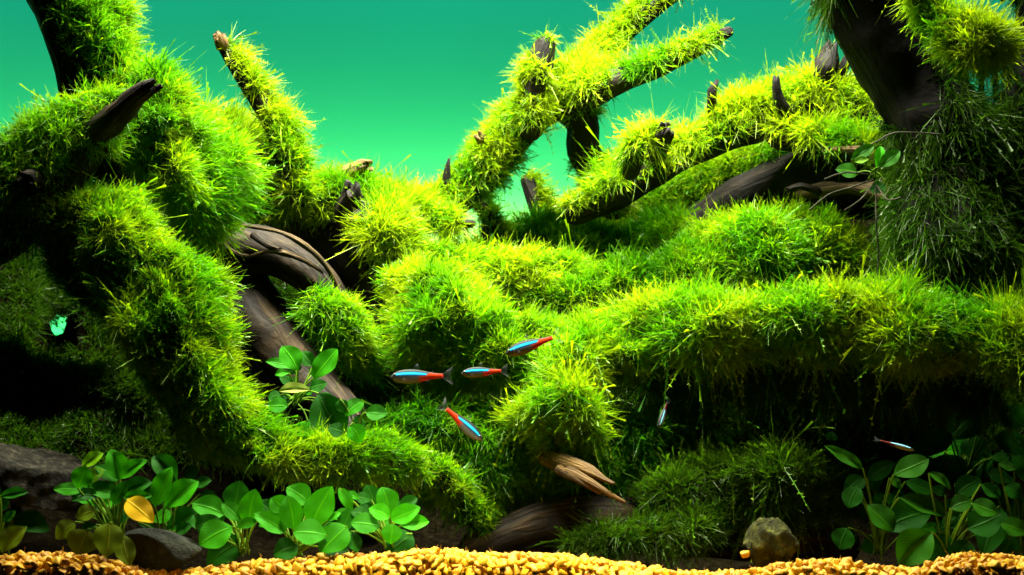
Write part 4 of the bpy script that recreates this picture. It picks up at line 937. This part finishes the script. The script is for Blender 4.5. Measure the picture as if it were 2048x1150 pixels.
PELV = fan('pelvic_fin', [(.36, -.112, -.02), (.42, -.175, -.03), (.46, -.16, -.03), (.42, -.11, -.02)], FIN)
PECT = fan('pectoral_fin', [(.20, -.055, -.062), (.28, -.085, -.075), (.30, -.06, -.075), (.26, -.035, -.068)], FIN)
def disc(name, r, mat, yscale=0.35):
    V = IV3 * np.array([r, r * yscale, r]); return raw_mesh(name, V, IF3.ravel(), np.full(len(IF3), 3), mat)
EYE_M = disc('eye', .030, EYE); PUP_M = disc('pupil', .023, PUPIL, 0.5)
# gill line: a thin raised arc just behind the head
GILL = fan('gill_cover', [(.155, .03, -.066), (.178, .02, -.069), (.19, -.02, -.069), (.178, -.06, -.062), (.165, -.058, -.062), (.176, -.02, -.0685), (.165, .015, -.069)], flat_mat('gill_dark', (0.05, 0.06, 0.06), 0.4), 0.0015)

def copy_tree(o, parent=None, pinv=None):
    c = o.copy(); col.objects.link(c)
    if parent is not None: c.parent = parent; c.matrix_parent_inverse = o.matrix_parent_inverse.copy()
    for ch in list(kids.get(o.name, [])): copy_tree(ch, c)
    return c
proto = empty('neon_tetra'); tag(proto, 'x', 'fish', 'small blue and red striped fish swimming')
kids = {}
def part(name, me, par, loc=None):
    o = bpy.data.objects.new(name, me); col.objects.link(o); o.parent = par
    if loc: o.location = loc
    kids.setdefault(par.name, []).append(o); return o
part('body', BODY, proto)
for nm, me in (('tail_fin', TAIL), ('dorsal_fin', DORS), ('adipose_fin', ADIP), ('anal_fin', ANAL), ('pelvic_fin', PELV), ('pectoral_fin', PECT), ('gill_cover', GILL)): part(nm, me, proto)
for sg in (-1, 1):
    e = part('eye', EYE_M, proto, (.085, sg * .047, .018)); part('pupil', PUP_M, e, (0, sg * .006, 0))
FISH = [('plumpest striped fish, level, at the left of the shoal', (780, 754), (886, 752), -.06, -19, 0),
        ('small level striped fish in the middle of the shoal', (922, 747), (1002, 742), -.05, -19, 0),
        ('striped fish angled tail up, highest of the shoal', (1011, 708), (1105, 676), -.05, -19, 0),
        ('striped fish diving head down to the right, red tail raised', (964, 881), (893, 818), -.06, 18, 0),
        ('slim striped fish hanging nose down by dark moss', (1317, 855), (1334, 806), -.03, 35, 0),
        ('fish in shadow at right showing only a glowing stripe', (1828, 901), (1760, 881), -.07, 38, 0)]
for k, (lab, h, t, y, roll, _) in enumerate(FISH):
    o = proto if k == 0 else copy_tree(proto)
    a = P(h[0], h[1], y); b = P(t[0], t[1], y + (0.004 if k != 4 else 0.012)); X = b - a; L = np.linalg.norm(X); X /= L
    flip = X[0] < 0
    n = np.array([0, 1.0, 0]); n = norm(n - X * (n @ X)); Z = np.cross(X, n)
    if Z[2] < 0: Z, n = -Z, -n
    Yv = np.cross(Z, X)
    c, s = math.cos(R(roll) * (1 if not flip else -1)), math.sin(R(roll) * (1 if not flip else -1))
    # roll the back a little towards the camera
    Z2 = Z * c + Yv * s * (-1 if Yv[1] > 0 else 1) ; Z2 = norm(Z2); Y2 = np.cross(Z2, X)
    Mx = np.eye(4); Mx[:3, 0] = X * L; Mx[:3, 1] = Y2 * L; Mx[:3, 2] = Z2 * L * (1.12 if k < 4 else 0.8 if k == 4 else 0.55); Mx[:3, 3] = a
    o.matrix_world = Matrix(Mx.tolist()); o['label'] = lab
    if k >= 4:                                                       # two thinner fish, shade put into the skin: dim red, brighter pale stripe
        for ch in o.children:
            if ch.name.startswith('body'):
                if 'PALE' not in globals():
                    PALE = BODY.copy(); PALE.name = 'body'; PALE.materials[0] = SKIN_SHADE
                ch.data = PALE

# ------------------------------------------------------------------ glass pipes at the back, plastic strip at the right edge
def pipe(name, label, px, r, y, top, botm):
    k = PX(y); a = np.linspace(0, 2 * np.pi, 24, endpoint=False)
    x0 = (px - 1024) * k; z0 = CZ + (575 - botm) * k; z1 = CZ + (575 - top) * k
    prof = [(r * k, z0), (r * k, z1), (r * k * .72, z1), (r * k * .72, z0)]
    V = np.array([[x0 + rr * math.cos(t), y + rr * math.sin(t), z] for rr, z in prof for t in a])
    i = np.arange(96).reshape(4, 24); F = []
    for q in range(4):
        q2 = (q + 1) % 4
        F.append(np.stack([i[q], np.roll(i[q], -1), np.roll(i[q2], -1), i[q2]], -1))
    F = np.concatenate(F)
    o = link(name, raw_mesh(name, V, F.ravel(), np.full(len(F), 4), GLASS)); tag(o, label, 'pipe', None); return o
pipe('glass_pipe', 'narrow clear glass pipe behind the corner moss tuft, left one', 1920, 17, .36, -200, 200)
pipe('glass_pipe', 'wider clear glass pipe nearest the top right corner', 1977, 20, .36, -200, 200)
